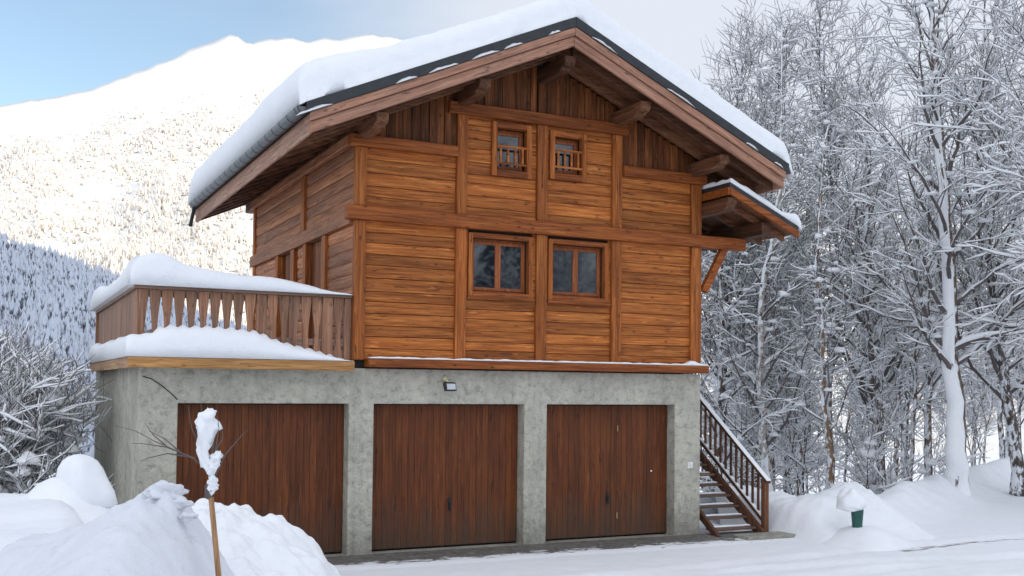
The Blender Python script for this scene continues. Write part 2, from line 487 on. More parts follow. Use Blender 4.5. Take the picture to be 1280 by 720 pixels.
SC.view_settings.view_transform = 'Standard'; SC.view_settings.look = 'None'; SC.view_settings.exposure = 0
SC.cycles.max_bounces = 5; SC.cycles.diffuse_bounces = 4; SC.cycles.glossy_bounces = 3
SC.cycles.use_denoising = True

# ------------------------------------------------------------------ terrain
EA = Vector((1.8, -1.9)); ED = Vector((0.87, 0.49)).normalized(); EN = Vector((-ED.y, ED.x))
def ground_z(x, y):
    z = 0.035*fbm(x*0.35, y*0.35, 3.0, 3) + 0.012*fbm(x*2.3, y*2.3, 1.0, 3)
    if -9 < x < 2 and -2.0 < y < 7: z *= sstep(-0.3, -2.0, y)
    r = math.hypot(x, y)
    if r < 40 and y < -1.2:
        for k_, (oy, sl) in enumerate(((-2.2, 0.03), (-3.6, 0.03), (-3.0, -0.10), (-4.45, -0.10))):
            dd = (y - oy - sl*x - 0.15*math.sin(x*0.35+k_))/0.16
            if abs(dd) < 3: z += (-0.055*math.exp(-dd*dd) + 0.025*math.exp(-(abs(dd)-1.5)**2/0.3))*(0.6+0.5*mn.noise(Vector((x*1.1, k_*5.0, 0))))
        z += 0.012*fbm(x*5, y*5, 8, 3)
    left = sstep(-8.7, -9.4, x) * sstep(-7.5, -4.5, y) * (0.30 + 0.70*sstep(1.2, -1.0, y)) * sstep(40, 8, y)
    z += left*(1.12 + 0.08*fbm(x*0.6, y*0.6, 9.0, 3))
    p = Vector((x, y)) - EA
    s = p.dot(ED); d = p.dot(EN)
    on = sstep(0.0, 1.6, s)
    z += on*(0.20 + 0.30*sstep(1.0, 5.0, s))*math.exp(-((d-0.9)/0.62)**2)*(1 + 0.25*fbm(x*1.7, y*1.7, 5, 3))
    k_ = sstep(1.6, 3.6, x - 0.12*y)
    if d > 1.2: z -= k_*min(5.5, 0.42*(d-1.2))
    if y > 9: z -= 0.12*min(60, y-9)*sstep(3.6, 1.6, x - 0.12*y)*0.5
    if r > 60: z -= min(45, (r-60)*0.14)
    return z

def axis_steps(lo, hi, fine_lo, fine_hi, step, far):
    a = [fine_lo + i*step for i in range(int((fine_hi-fine_lo)/step)+1)]
    g = step; x = a[-1]
    while x < hi:
        g *= 1.22; x += g; a.append(x)
    g = step; x = a[0]; b = []
    while x > lo:
        g *= 1.22; x -= g; b.append(x)
    return b[::-1] + a

def sheet(xs, ys, zf):
    m = MB(); nx = len(xs)
    vs = [(x, y, zf(x, y)) for y in ys for x in xs]
    fs = [(j*nx+i, j*nx+i+1, (j+1)*nx+i+1, (j+1)*nx+i) for j in range(len(ys)-1) for i in range(nx-1)]
    m.add(vs, fs, 0.5)
    return m
xs = axis_steps(-6000, 6000, -13, 13, 0.10, 0); ys = axis_steps(-6000, 6000, -7.5, 7, 0.10, 0)
tag(sheet(xs, ys, ground_z).build('ground', M['ground'], smooth=True), kind='structure')

# dirt-stained edge of the ploughed road on the right
k = NT('road_edge_slush')
tc = k.n('ShaderNodeTexCoord').outputs['Object']
n1 = k.noise(k.mapping(tc, (1.5, 6, 1), rot=(0, 0, -0.09)), 1.6, 6, 0.65)
k.l(k.mix(k.ramp(n1, [(0.40, 0.0), (0.62, 0.85)]), (0.82, 0.835, 0.86), (0.40, 0.34, 0.28)), k.p.inputs['Base Color'])
k.p.inputs['Roughness'].default_value = 0.9
M['slush'] = k.m
m = MB(); vs = []; fs = []
for i in range(61):
    s = 0.25 + i*0.16
    for j, q in enumerate((-0.07, 0.0, 0.07)):
        wd = q*(0.7+0.6*mn.noise(Vector((s*1.3, 4, 0)))) + 0.06*mn.noise(Vector((s*0.7, 1, 2))) + 0.02
        px_ = EA.x - 0.2 + s*0.965 - wd*0.26; py_ = EA.y - 0.48 + s*0.10 + 0.003*s*s + wd*0.965
        vs.append((px_, py_, ground_z(px_, py_)+0.012 + (0.006 if j == 1 else 0)))
    if i:
        for j in range(2): fs.append(((i-1)*3+j, (i-1)*3+j+1, i*3+j+1, i*3+j)[::-1])
m.add(vs, fs, 0.5)
tag(m.build('road', M['slush'], smooth=True), kind='structure')

# apron in front of the garage
m = MB(); vs = []; fs = []
nx, ny = 70, 8
for j in range(ny+1):
    for i in range(nx+1):
        x = -8.4 + 10.0*i/nx; y0 = -0.92 - 0.16*mn.noise(Vector((x*0.9, 2, 0)))
        y = y0*(1-j/ny) + (0.0)*(j/ny)
        vs.append((x, y, (ground_z(x, y)-0.02 if j == 0 else 0.018 + 0.03*(j/ny) + 0.006*mn.noise(Vector((x*4, y*6, 3))))))
for j in range(ny):
    for i in range(nx):
        fs.append((j*(nx+1)+i, j*(nx+1)+i+1, (j+1)*(nx+1)+i+1, (j+1)*(nx+1)+i))
m.add(vs, fs, 0.5)
tag(m.build('pavement', M['apron'], smooth=True), kind='structure')

# ------------------------------------------------------------------ hills and mountain
MSKY = [(-700, 60), (-300, 165), (-100, 150), (0, 130), (60, 121), (100, 112), (150, 95), (200, 75), (240, 58), (285, 41), (303, 55), (330, 48), (400, 50),
        (460, 42), (600, 70), (800, 150), (950, 235), (1100, 262), (1300, 285), (1700, 240)]
MD0, MD1 = 1000.0, 2800.0
def mtn(u, v):
    """u is a photo bearing, v runs from foot to ridge"""
    h = heading(u); d = MD0 + (MD1-MD0)*v
    k_ = sstep(0.72, 1.0, v)
    soft = sum(lut(MSKY, u+q) for q in (-160, -80, 0, 80, 160))/5
    ztop = skyz(u, lut(MSKY, u)*k_ + (soft+6)*(1-k_), MD1)
    z = -40 + (ztop+40)*(0.80*v + 0.20*v*v)
    z += 42*math.sin(PI*min(1, v))*fbm(h*9, v*3.0, 2.0, 5)
    if v > 0.93: z += 14*fbm(h*60, v*6, 7.0, 4)*(v-0.93)/0.07*0.6
    return Vector((CAM.x + d*math.sin(h), CAM.y + d*math.cos(h), z))
m = MB(); vs = []; fs = []
us = [-700 + 2400*i/240 for i in range(241)]; nv = 60
for j in range(nv+3):
    for u in us:
        p = mtn(u, min(1.0, max(0, j-1)/nv))
        if j == 0: p.z -= 60
        if j == nv+2:
            q = (p-CAM); p = Vector((CAM.x+q.x*1.15, CAM.y+q.y*1.15, -200))
        vs.append(p)
nu = len(us)
for j in range(nv+2):
    for i in range(nu-1):
        fs.append((j*nu+i, j*nu+i+1, (j+1)*nu+i+1, (j+1)*nu+i))
m.add(vs, fs, 0.5)
tag(m.build('mountain', M['mountain'], smooth=True), kind='structure')

def conifer(m, p, h, r, rng, n=5):
    """a small snow-laden spruce: ragged stacked skirts; tone 1 at the snowy top of each skirt, 0 underneath"""
    tiers = 3; vs = []; fs = []; ts = []
    a0 = rng.random()*6.28; light = rng.uniform(-0.25, 0.2)
    for t in range(tiers):
        zt = h*(0.46 + 0.54*(t+1)/tiers) if t < tiers-1 else h
        zb = h*(0.02 + 0.62*t/tiers); rr = r*(1 - 0.72*t/tiers)
        b = len(vs)
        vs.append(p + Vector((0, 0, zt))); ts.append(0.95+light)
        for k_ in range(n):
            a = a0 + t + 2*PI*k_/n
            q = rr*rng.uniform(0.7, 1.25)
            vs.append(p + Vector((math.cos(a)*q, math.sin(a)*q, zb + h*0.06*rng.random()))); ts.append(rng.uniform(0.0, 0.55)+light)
        for k_ in range(n): fs.append((b, b+1+k_, b+1+(k_+1) % n))
    base = len(m.v)
    m.v += [tuple(v) for v in vs]; m.f += [tuple(i+base for i in f) for f in fs]; m.t += ts

rng = random.Random(5)
m = MB()
def plant(n, u0, u1, v0, v1, thresh):
    c = 0
    while c < n:
        u = rng.uniform(u0, u1); v = v0 + (v1-v0)*rng.random()**1.1
        p = mtn(u, v)
        clear = fbm(p.x*0.004, p.y*0.004, 3.0, 4)
        top = sstep(v1-0.16, v1, v + 0.10*fbm(u*0.02, v*4, 8, 3))
        c += 1
        if clear + rng.uniform(-0.22, 0.22) > thresh or rng.random() < top: continue
        h = rng.uniform(5, 12 + 7*rng.random()**2)*(1-0.2*v)*(1.0+0.35*fbm(p.x*0.01, p.y*0.01, 9, 3))
        conifer(m, p, h, h*rng.uniform(0.17, 0.26), rng, 4)
plant(30000, -120, 520, 0.04, 0.84, 0.62)
plant(2600, 860, 1420, 0.03, 0.9, 0.5)
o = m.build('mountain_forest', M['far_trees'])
tag(o, 'cream sunlit forest of snow covered conifers on the high mountainside', 'forest', kind='stuff')

HSKY = [(-800, 190), (-300, 235), (0, 298), (60, 316), (140, 346), (200, 372), (260, 398), (430, 452), (620, 478), (800, 484)]
def dhill(u, v):
    h = heading(u); d = 150 + 320*v
    ztop = skyz(u, lut(HSKY, u)+9, 470)
    z = -16 + (ztop+16)*v + 5*math.sin(PI*min(1, v))*fbm(h*12, v*3, 4.0, 4)
    return Vector((CAM.x + d*math.sin(h), CAM.y + d*math.cos(h), z))
m = MB(); vs = []; fs = []
us = [-800 + 1600*i/120 for i in range(121)]; nv = 40; nu = len(us)
for j in range(nv+3):
    for u in us:
        p = dhill(u, min(1.0, max(0, j-1)/nv))
        if j == 0: p.z -= 60
        if j == nv+2: q = p-CAM; p = Vector((CAM.x+q.x*1.35, CAM.y+q.y*1.35, -60))
        vs.append(p)
for j in range(nv+2):
    for i in range(nu-1):
        fs.append((j*nu+i, j*nu+i+1, (j+1)*nu+i+1, (j+1)*nu+i))
m.add(vs, fs, 0.5)
tag(m.build('hill', M['snow'], smooth=True), kind='structure')
m = MB()
for i in range(13000):
    u = rng.uniform(-160, 330); v = rng.uniform(0.03, 1.0)
    p = dhill(u, v)
    h = rng.uniform(2.6, 5.6)*(0.75+0.45*v)
    conifer(m, p, h, h*rng.uniform(0.18, 0.3), rng, 5)
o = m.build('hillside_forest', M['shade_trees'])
tag(o, 'bluish shaded forest on the dark slope at the left edge', 'forest', kind='stuff')

# unseen ridge added behind the viewer to shade the house and the wood
T_ = Vector((-SUN_H.y, SUN_H.x, 0))
m = MB(); vs = []; fs = []
n_s, n_t = 50, 26
for i in range(n_s+1):
    s = -650 + 1300*i/n_s
    for j in range(n_t+1):
        t = -1 + 2*j/n_t
        H = 226*math.exp(-(s/480)**6)
        prof = max(0.0, 1-abs(t)**1.15)
        p = SUN_H*(400 + 230*t) + T_*s
        z = -45 + (H+45)*prof + 12*prof*fbm(s*0.012, t*2.0, 6.0, 4)
        vs.append((p.x, p.y, z))
for i in range(n_s):
    for j in range(n_t):
        a = i*(n_t+1)+j
        fs.append((a, a+1, a+n_t+2, a+n_t+1))
m.add(vs, fs, 0.5)
tag(m.build('hill', M['snow'], smooth=True), kind='structure')

# ------------------------------------------------------------------ the chalet
CH = empty('wooden_chalet', (-4.2, 3.0, 0), 'timber chalet of amber planks standing on a grey concrete three-door garage storey', 'house')
AX = -2.86                    # ridge
def zu(x): return 7.06 - 0.442*abs(x-AX)
XL, XR = -6.57, 0.85
YF, YB = -0.95, 7.25          # roof front and back
DZ = 6.05                     # wall depth

def wall_front(m, xs, zs, holes, y0, y1):
    """wall slab in XZ with rectangular holes; one welded shell"""
    def inside(x, z): return any(a < x < b and c < z < d for a, b, c, d in holes)
    nx, nz = len(xs)-1, len(zs)-1
    solid = [[not inside((xs[i]+xs[i+1])/2, (zs[j]+zs[j+1])/2) for j in range(nz)] for i in range(nx)]
    vid = {}; vs = []; fs = []
    def V(i, j, k_):
        if (i, j, k_) not in vid:
            vid[(i, j, k_)] = len(vs); vs.append((xs[i], y1 if k_ else y0, zs[j]))
        return vid[(i, j, k_)]
    for i in range(nx):
        for j in range(nz):
            if not solid[i][j]: continue
            fs.append((V(i,j,0), V(i+1,j,0), V(i+1,j+1,0), V(i,j+1,0)))
            fs.append((V(i,j,1), V(i,j+1,1), V(i+1,j+1,1), V(i+1,j,1)))
            for di, dj, a, b in ((-1,0,(i,j),(i,j+1)), (1,0,(i+1,j+1),(i+1,j)), (0,-1,(i+1,j),(i,j)), (0,1,(i,j+1),(i+1,j+1))):
                ii, jj = i+di, j+dj
                if 0 <= ii < nx and 0 <= jj < nz and solid[ii][jj]: continue
                fs.append((V(*a,0), V(*b,0), V(*b,1), V(*a,1)))
    m.add(vs, fs, 0.5)

DOORS = [(-7.94, -5.73), (-5.38, -3.10), (-2.73, -0.48)]
m = MB()
xs = [-8.4] + [v for d in DOORS for v in d] + [0.0]
wall_front(m, xs, [-0.3, 0.045, 2.07, 2.55], [(a, b, 0.045, 2.07) for a, b in DOORS], 0.0, 0.26)
m.box(-8.4, -8.16, 0.262, DZ, -0.3, 2.55)
m.box(-0.24, 0.0, 0.262, DZ, -0.3, 2.55)
m.box(-8.158, -0.242, DZ-0.24, DZ, -0.3, 2.55)
m.build('garage_wall', M['concrete'], CH, bevel=0.012)
m = MB(); m.box(-8.15, -0.25, 0.30, DZ-0.25, 2.40, 2.545)
m.build('ceiling_slab', M['concrete'], CH)
# garage doors
for n_, (a, b) in enumerate(DOORS):
    m = MB(); nb = 24; ww = (b-a-0.02)/nb
    for i in range(nb):
        x = a+0.01+ww*i
        m.box(x+0.001, x+ww-0.001, 0.20+random.uniform(0, 0.004), 0.235, 0.075, 2.055)
    d = m.build('garage_door', M['door'], CH, bevel=0.003)
    m = MB(); m.box(a+0.004, b-0.004, 0.236, 0.256, 0.06, 2.066)
    m.build('backing', M['black'], d)
    m = MB(); xc = a + (b-a)*(0.53 if n_ != 2 else 0.515)
    if n_ == 0: xc = a + (b-a)*0.33
    m.box(xc-0.022, xc+0.022, 0.19, 0.199, 0.56, 0.74)
    m.tube([(xc, 0.19, 0.65), (xc, 0.165, 0.65)], 0.010, 8)
    m.box(xc-0.012, xc+0.012, 0.155, 0.168, 0.58, 0.68)
    m.build('handle', M['black'], d, bevel=0.003)
    if n_ == 2:
        for z_ in (0.33, 1.66):
            m = MB(); m.box(-1.405, -1.395, 0.192, 0.199, z_, z_+0.09); m.build('latch', M['brass'], d)
        m = MB(); m.tube([(-0.79, 0.199, 1.04), (-0.79, 0.18, 1.04)], [0.012, 0.014], 10)
        m.build('knob', M['white'], d, smooth=False)
    if n_ == 0:
        m = MB(); m.box(-6.66, -6.60, 0.188, 0.199, 0.30, 0.40); m.build('lock', M['black'], d, bevel=0.003)
# cable across the plaster
m = MB()
m.tube([(-8.36, -0.008, 2.40), (-8.26, -0.008, 2.37), (-8.14, -0.008, 2.29), (-8.02, -0.008, 2.19), (-7.945, -0.008, 2.115)], 0.006, 5)
m.build('cable', M['black'], CH)
# floodlight on the lintel
fl = MB()
fl.tube([(-4.36, -0.001, 2.42), (-4.36, -0.05, 2.42)], [0.035, 0.03], 12)
fl.tube([(-4.36, -0.05, 2.42), (-4.33, -0.10, 2.37)], 0.012, 8)
flo = fl.build('floodlight', plain('cream_plastic', (0.55, 0.48, 0.30), 0.5), CH)
m = MB(); m.prism_x([(-0.20, 2.26), (-0.13, 2.25), (-0.07, 2.35), (-0.09, 2.38), (-0.16, 2.37)][::-1], -4.41, -4.25)
m.build('lamp_head', M['black'], flo, bevel=0.006)
m = MB(); m.add([(-4.395, -0.203, 2.275), (-4.265, -0.203, 2.275), (-4.265, -0.175, 2.355), (-4.395, -0.175, 2.355)], [(0, 1, 2, 3)])
m.build('lamp_glass', plain('frosted_glass', (0.45, 0.47, 0.5), 0.25), flo)
# small white switch plate of four squares
m = MB()
for i in range(2):
    for j in range(2):
        m.box(-0.245+i*0.052, -0.197+i*0.052, -0.014, -0.001, 1.08+j*0.052, 1.128+j*0.052)
m.build('switch_plate', M['white'], CH, bevel=0.003)

# ---- timber walls
WIN = [(-4.02, -3.00, 3.58, 4.50), (-2.74, -1.72, 3.58, 4.50), (-3.68, -3.04, 5.34, 6.12), (-2.74, -2.12, 5.38, 6.10)]
OPEN = [(a+0.06, b-0.06, c+0.07, d-0.06) for a, b, c, d in WIN]
m = MB()
xs = sorted({-5.66, -0.03} | {v for h in OPEN for v in h[:2]}); zs = sorted({2.56, 6.30} | {v for h in OPEN for v in h[2:]})
# core behind the planks: a rectangle as high as the side plates, then the gable
ops_low = [h for h in OPEN if h[3] < 5]; ops_up = [h for h in OPEN if h[3] > 5]
xs1 = sorted({-5.66, -0.03} | {v for h in ops_low for v in h[:2]}); zs1 = sorted({2.56, 4.64} | {v for h in ops_low for v in h[2:]})
wall_front(m, xs1, zs1, ops_low, 0.06, 0.20)
xs2 = sorted({-4.14, -1.58} | {v for h in ops_up for v in h[:2]}); zs2 = sorted({4.642, 6.22} | {v for h in ops_up for v in h[2:]})
wall_front(m, xs2, zs2, ops_up, 0.06, 0.20)
for a, b in ((-5.66, -4.142), (-1.578, -0.03)):
    m.prism([(a, 4.642), (b, 4.642), (b, zu(b)+0.05), (a, zu(a)+0.05)], 0.06, 0.20)
m.prism([(-4.14, 6.222), (-1.58, 6.222), (-1.58, zu(-1.58)+0.05), (AX, zu(AX)+0.05), (-4.14, zu(-4.14)+0.05)], 0.06, 0.20)
m.box(-0.16, -0.03, 0.202, DZ, 2.56, zu(-0.03)-0.02)
m.box(-5.53, -0.162, DZ-0.14, DZ, 2.56, 5.5)
m.box(-5.50, -0.20, 0.21, DZ-0.2, 2.56, 2.62)
m.build('wall_core', M['inside'], CH)

def planks_x(m, x0, x1, z0, z1, row, hole=None, y=0.0):
    n = max(1, round((z1-z0)/row)); e = [z0+(z1-z0)*i/n + (random.uniform(-0.02, 0.02) if 0 < i < n else 0) for i in range(n+1)]
    if hole:
        e = [q for q in e if abs(q-hole[2]) > 0.03 and abs(q-hole[3]) > 0.03] + [q for q in (hole[2], hole[3]) if z0 < q < z1]
        e = sorted(e)
    for a, b in zip(e, e[1:]):
        mid = (a+b)/2
        spans = [(x0, x1)]
        if hole and hole[2] < mid < hole[3]:
            spans = [s_ for s_ in ((x0, hole[0]), (hole[1], x1)) if s_[1]-s_[0] > 0.02]
        t = random.random()
        for p, q in spans:
            m.box(p, q, y+random.uniform(-0.006, 0.006), y+0.058, a+0.003, b-0.003, t)
m = MB()
P = [(-5.54, -4.22), (-4.06, -2.95), (-2.78, -1.67), (-1.50, -0.22)]
row = 0.165
planks_x(m, *P[0], 2.66, 4.56, row); planks_x(m, *P[3], 2.66, 4.56, row)
planks_x(m, *P[1], 2.66, 3.585, row); planks_x(m, *P[2], 2.66, 3.585, row)
planks_x(m, *P[0], 4.70, 5.55, row); planks_x(m, *P[3], 4.70, 5.55, row)
planks_x(m, *P[1], 4.70, 6.18, row, WIN[2]); planks_x(m, *P[2], 4.70, 6.18, row, WIN[3])
# narrow fillers beside the lower windows
planks_x(m, -4.06, -4.022, 3.585, 4.56, 1); planks_x(m, -2.998, -2.95, 3.585, 4.56, 1)
planks_x(m, -2.78, -2.742, 3.585, 4.56, 1); planks_x(m, -1.718, -1.67, 3.585, 4.56, 1)
m.build('front_cladding', M['wood_x'], CH, bevel=0.007)
# upright brown boards of the gable, darkened partly as eave shade
m = MB()
def boards_up(x0, x1, z0):
    x = x0
    while x < x1-0.02:
        b = min(x1, x+random.uniform(0.10, 0.15))
        zt = zu((x+b)/2)+0.10
        if zt > z0: m.box(x+0.002, b-0.002, 0.0+random.uniform(-0.008, 0.012), 0.058, z0, zt)
        x = b
boards_up(-5.60, -4.22, 5.64); boards_up(-4.14, -2.95, 6.25); boards_up(-2.78, -1.58, 6.25); boards_up(-1.50, -0.12, 5.64)
m.build('gable_cladding', M['dark_z'], CH, bevel=0.005)

# posts and beams
def post(x0, x1, z0, z1, y0=-0.055, y1=0.057):
    m = MB(); m.box(x0, x1, y0, y1, z0, z1); return m.build('post', M['wood_z'], CH, bevel=0.012)
for x0, x1 in ((-5.70, -5.54), (-4.22, -4.06), (-2.95, -2.78), (-1.67, -1.50), (-0.22, -0.03)):
    post(x0, x1, 2.66, 4.545)
post(-5.70, -5.54, 4.735, 5.535); post(-0.22, -0.03, 4.735, 5.535)
post(-4.22, -4.06, 4.735, 6.155); post(-1.67, -1.50, 4.735, 6.155); post(-2.95, -2.78, 4.735, 6.155); m = MB(); m.box(-2.93, -2.80, -0.03, 0.057, 6.317, 6.86); m.build('post', M['dark_z'], CH, bevel=0.01)
def beam(x0, x1, z0, z1, y0=-0.105, y1=0.055):
    m = MB(); m.box(x0, x1, y0, y1, z0, z1); return m.build('beam', M['wood_bx'], CH, bevel=0.014)
beam(-5.82, 0.80, 4.545, 4.735)
beam(-5.79, -4.225, 5.535, 5.69); beam(-1.495, 0.04, 5.535, 5.69)
beam(-4.36, -1.42, 6.155, 6.315)
m = MB(); m.box(-5.52, 0.04, -0.17, 0.05, 2.565, 2.68); m.build('sill_beam', M['wood_bx'], CH, bevel=0.01)
m = MB(); m.bar((0.03, -0.02, 3.86), (0.42, -0.02, 4.55), 0.10, 0.12); m.build('brace', M['wood_bx'], CH, bevel=0.012)

# windows
def window(a, b, c, d, low):
    m = MB(); f = 0.066 if low else 0.08; y0, y1 = (-0.03 if low else -0.045), 0.059
    wall_front(m, [a, a+f, b-f, b], [c, c+f+0.012, d-f, d], [(a+f, b-f, c+f+0.012, d-f)], y0, y1)
    W = m.build('window', M['wood_z'], CH, bevel=0.006)
    m = MB(); m.box(a+f+0.002, b-f-0.002, y0-0.004, y1-0.03, d-f-0.003, d+0.002); m.build('lintel', M['wood_bx'], W, bevel=0.006)
    m = MB(); m.box(a+f+0.002, b-f-0.002, y0-0.008, y1-0.03, c-0.002, c+f+0.015)
    if low: m.box(a-0.02, b+0.02, y0-0.035, y0-0.010, c-0.03, c+0.02)
    m.build('sill', M['wood_bx'], W, bevel=0.006)
    A, B, C, D = a+f, b-f, c+f+0.015, d-f
    m = MB(); yi = 0.10
    m.box(A, A+0.026, yi, yi+0.05, C, D); m.box(B-0.026, B, yi, yi+0.05, C, D)
    m.box(A+0.026, B-0.026, yi, yi+0.05, D-0.035, D); m.box(A+0.026, B-0.026, yi, yi+0.05, C, C+0.035)
    m.build('frame', M['sash'], W, bevel=0.005)
    n = 2 if low else 1
    wd = (B-A-0.052)/n
    for i in range(n):
        l = A+0.026+wd*i; r_ = l+wd; s_ = 0.044
        m = MB(); y = yi-0.012
        m.box(l, l+s_, y, y+0.045, C+0.035, D-0.035); m.box(r_-s_, r_, y, y+0.045, C+0.035, D-0.035)
        m.box(l+s_, r_-s_, y, y+0.045, D-0.035-s_, D-0.035); m.box(l+s_, r_-s_, y, y+0.045, C+0.035, C+0.035+s_)
        m.build('sash', M['sash'], W, bevel=0.005)
        m = MB(); m.box(l+s_-0.004, r_-s_+0.004, y+0.018, y+0.026, C+0.03+s_, D-0.03-s_)
        m.build('pane', M['glass'], W)
    if not low:
        m = MB(); z0 = C+0.11; z1 = C+0.33
        m.box(A, B, -0.035, -0.010, z1, z1+0.03); m.box(A, B, -0.035, -0.010, z0-0.03, z0)
        for i in range(4):
            x = A + (B-A)*(i+0.55)/4.1
            m.box(x-0.016, x+0.016, -0.034, -0.012, z0, z1)
        m.build('balustrade', M['wood_x'], W, bevel=0.004)
    # dark panel standing in for the unlit room behind
    m = MB(); m.box(A-0.05, B+0.05, 0.21, 0.24, C-0.05, D+0.05); m.build('dark_room_panel', M['inside'], W)
for i, q in enumerate(WIN): window(*q, low=(i < 2))

# left wall: planks along Y, door and window onto the terrace
LW = -5.69
holesL = [(1.45, 2.33, 2.62, 4.44), (3.25, 4.10, 2.62, 4.44)]
m = MB()
def planks_y(y0, y1, z0, z1):
    n = max(1, round((z1-z0)/0.17))
    for i in range(n):
        a = z0+(z1-z0)*i/n; b = z0+(z1-z0)*(i+1)/n; o_ = random.uniform(0, 0.006)
        m.prism([(LW+0.012+o_, a+0.001), (LW-0.002+o_, a+0.03), (LW-0.006+o_, (a+b)/2), (LW-0.002+o_, b-0.03), (LW+0.012+o_, b-0.001), (LW+0.07, b-0.001), (LW+0.07, a+0.001)][::-1], y0, y1)
planks_y(0.06, 1.25, 2.64, 4.50); planks_y(2.60, 2.95, 2.64, 4.50); planks_y(4.25, 5.95, 2.64, 4.50)
planks_y(0.06, 2.45, 4.70, 5.58); planks_y(2.70, 5.95, 4.70, 5.58)
m.build('side_cladding', M['wood_y'], CH, bevel=0.004)
m = MB()
m.box(LW+0.072, LW+0.16, 0.21, 1.40, 2.56, 5.6); m.box(LW+0.072, LW+0.16, 2.40, 3.20, 2.56, 5.6); m.box(LW+0.072, LW+0.16, 4.15, DZ-0.15, 2.56, 5.6)
m.box(LW+0.072, LW+0.16, 1.40, 2.40, 4.45, 5.6); m.box(LW+0.072, LW+0.16, 3.20, 4.15, 4.45, 5.6)
m.build('side_wall_core', M['inside'], CH)
for y0, y1 in ((1.25, 1.45), (2.33, 2.48), (3.05, 3.25), (4.10, 4.25)):
    m = MB(); m.box(LW-0.045, LW+0.07, y0, y1, 2.64, 4.495); m.build('post', M['wood_z'], CH, bevel=0.01)
m = MB(); m.box(LW-0.04, LW+0.07, 2.46, 2.69, 4.705, 5.575); m.build('post', M['wood_z'], CH, bevel=0.01)
for y0, y1 in ((5.95, 6.10),):
    m = MB(); m.box(LW-0.03, LW+0.10, y0, y1, 2.64, 5.58); m.build('post', M['wood_z'], CH, bevel=0.01)
m = MB(); m.box(LW-0.06, LW+0.068, 0.06, 6.18, 4.50, 4.70); m.build('beam', M['wood_y'], CH, bevel=0.012)
m = MB(); m.box(LW-0.07, LW+0.14, -0.02, 6.18, 5.582, 5.72); m.build('wall_plate', M['wood_y'], CH, bevel=0.012)
for y0, y1, z0, z1 in holesL:
    m = MB(); x = LW+0.06
    for i in range(5):
        a = y0+(y1-y0)*i/5; b = y0+(y1-y0)*(i+1)/5
        m.box(x, x+0.05, a+0.002, b-0.002, z0, z1+0.05)
    m.build('terrace_door', M['dark_z'], CH, bevel=0.004)

# ---- roof structure
PUR = [AX, -4.16, -5.60, -1.60, -0.18]
for x in PUR:
    m = MB(); zc = zu(x) + (-0.10 if x == AX else -0.02); h = 0.20; w_ = 0.085
    z0 = zc-h; prof = [(-0.84, z0+0.10), (-0.80, z0+0.06), (-0.74, z0+0.055), (-0.70, z0+0.02), (-0.62, z0), (6.95, z0), (6.95, zc), (-0.84, zc)]
    m.prism_x(prof, x-w_, x+w_)
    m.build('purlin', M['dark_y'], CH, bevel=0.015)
def slope_poly(x0, x1, lo, hi):
    return [(x0, zu(x0)+lo), (x1, zu(x1)+lo), (x1, zu(x1)+hi), (x0, zu(x0)+hi)]
for a, b in ((XL, AX-0.001), (AX+0.001, XR)):
    # soffit of boards under the covering
    m = MB(); y = YF+0.06
    while y < YB-0.05:
        y2 = min(YB-0.05, y+0.16)
        m.prism(slope_poly(a+0.03 if a < AX-1 else a, b-0.03 if b > AX+1 else b, 0.125, 0.20), y+0.002, y2-0.002); y = y2
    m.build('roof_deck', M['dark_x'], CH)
    # rafters
    y = YF+0.22
    while y < YB-0.2:
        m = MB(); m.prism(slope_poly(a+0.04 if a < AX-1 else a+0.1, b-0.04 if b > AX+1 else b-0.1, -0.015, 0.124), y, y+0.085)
        m.build('rafter', M['dark_x'], CH, bevel=0.008)
        y += 0.62 if y > 0 else 0.42
    # bargeboards front and back
    for yy_, dy in ((YF, 0.05), (YB-0.05, 0.05)):
        m = MB(); m.prism(slope_poly(a, b, 0.0, 0.145), yy_, yy_+dy, 0.3); m.build('bargeboard', M['rake_l' if a == XL else 'rake_r'], CH, bevel=0.012)
        m = MB(); s_ = -0.035 if yy_ == YF else 0.035
        m.prism(slope_poly(a-0.012 if a == XL else a, b+0.012 if b == XR else b, 0.147, 0.262), yy_+s_, yy_+dy+s_, 0.7); m.build('bargeboard', M['rake_l' if a == XL else 'rake_r'], CH, bevel=0.012)
    m = MB(); m.prism(slope_poly(a-0.06 if a == XL else a, b+0.06 if b == XR else b, 0.262, 0.40), YF-0.05, YB+0.05)
    m.build('roof_covering', M['dark_metal'], CH, bevel=0.006)
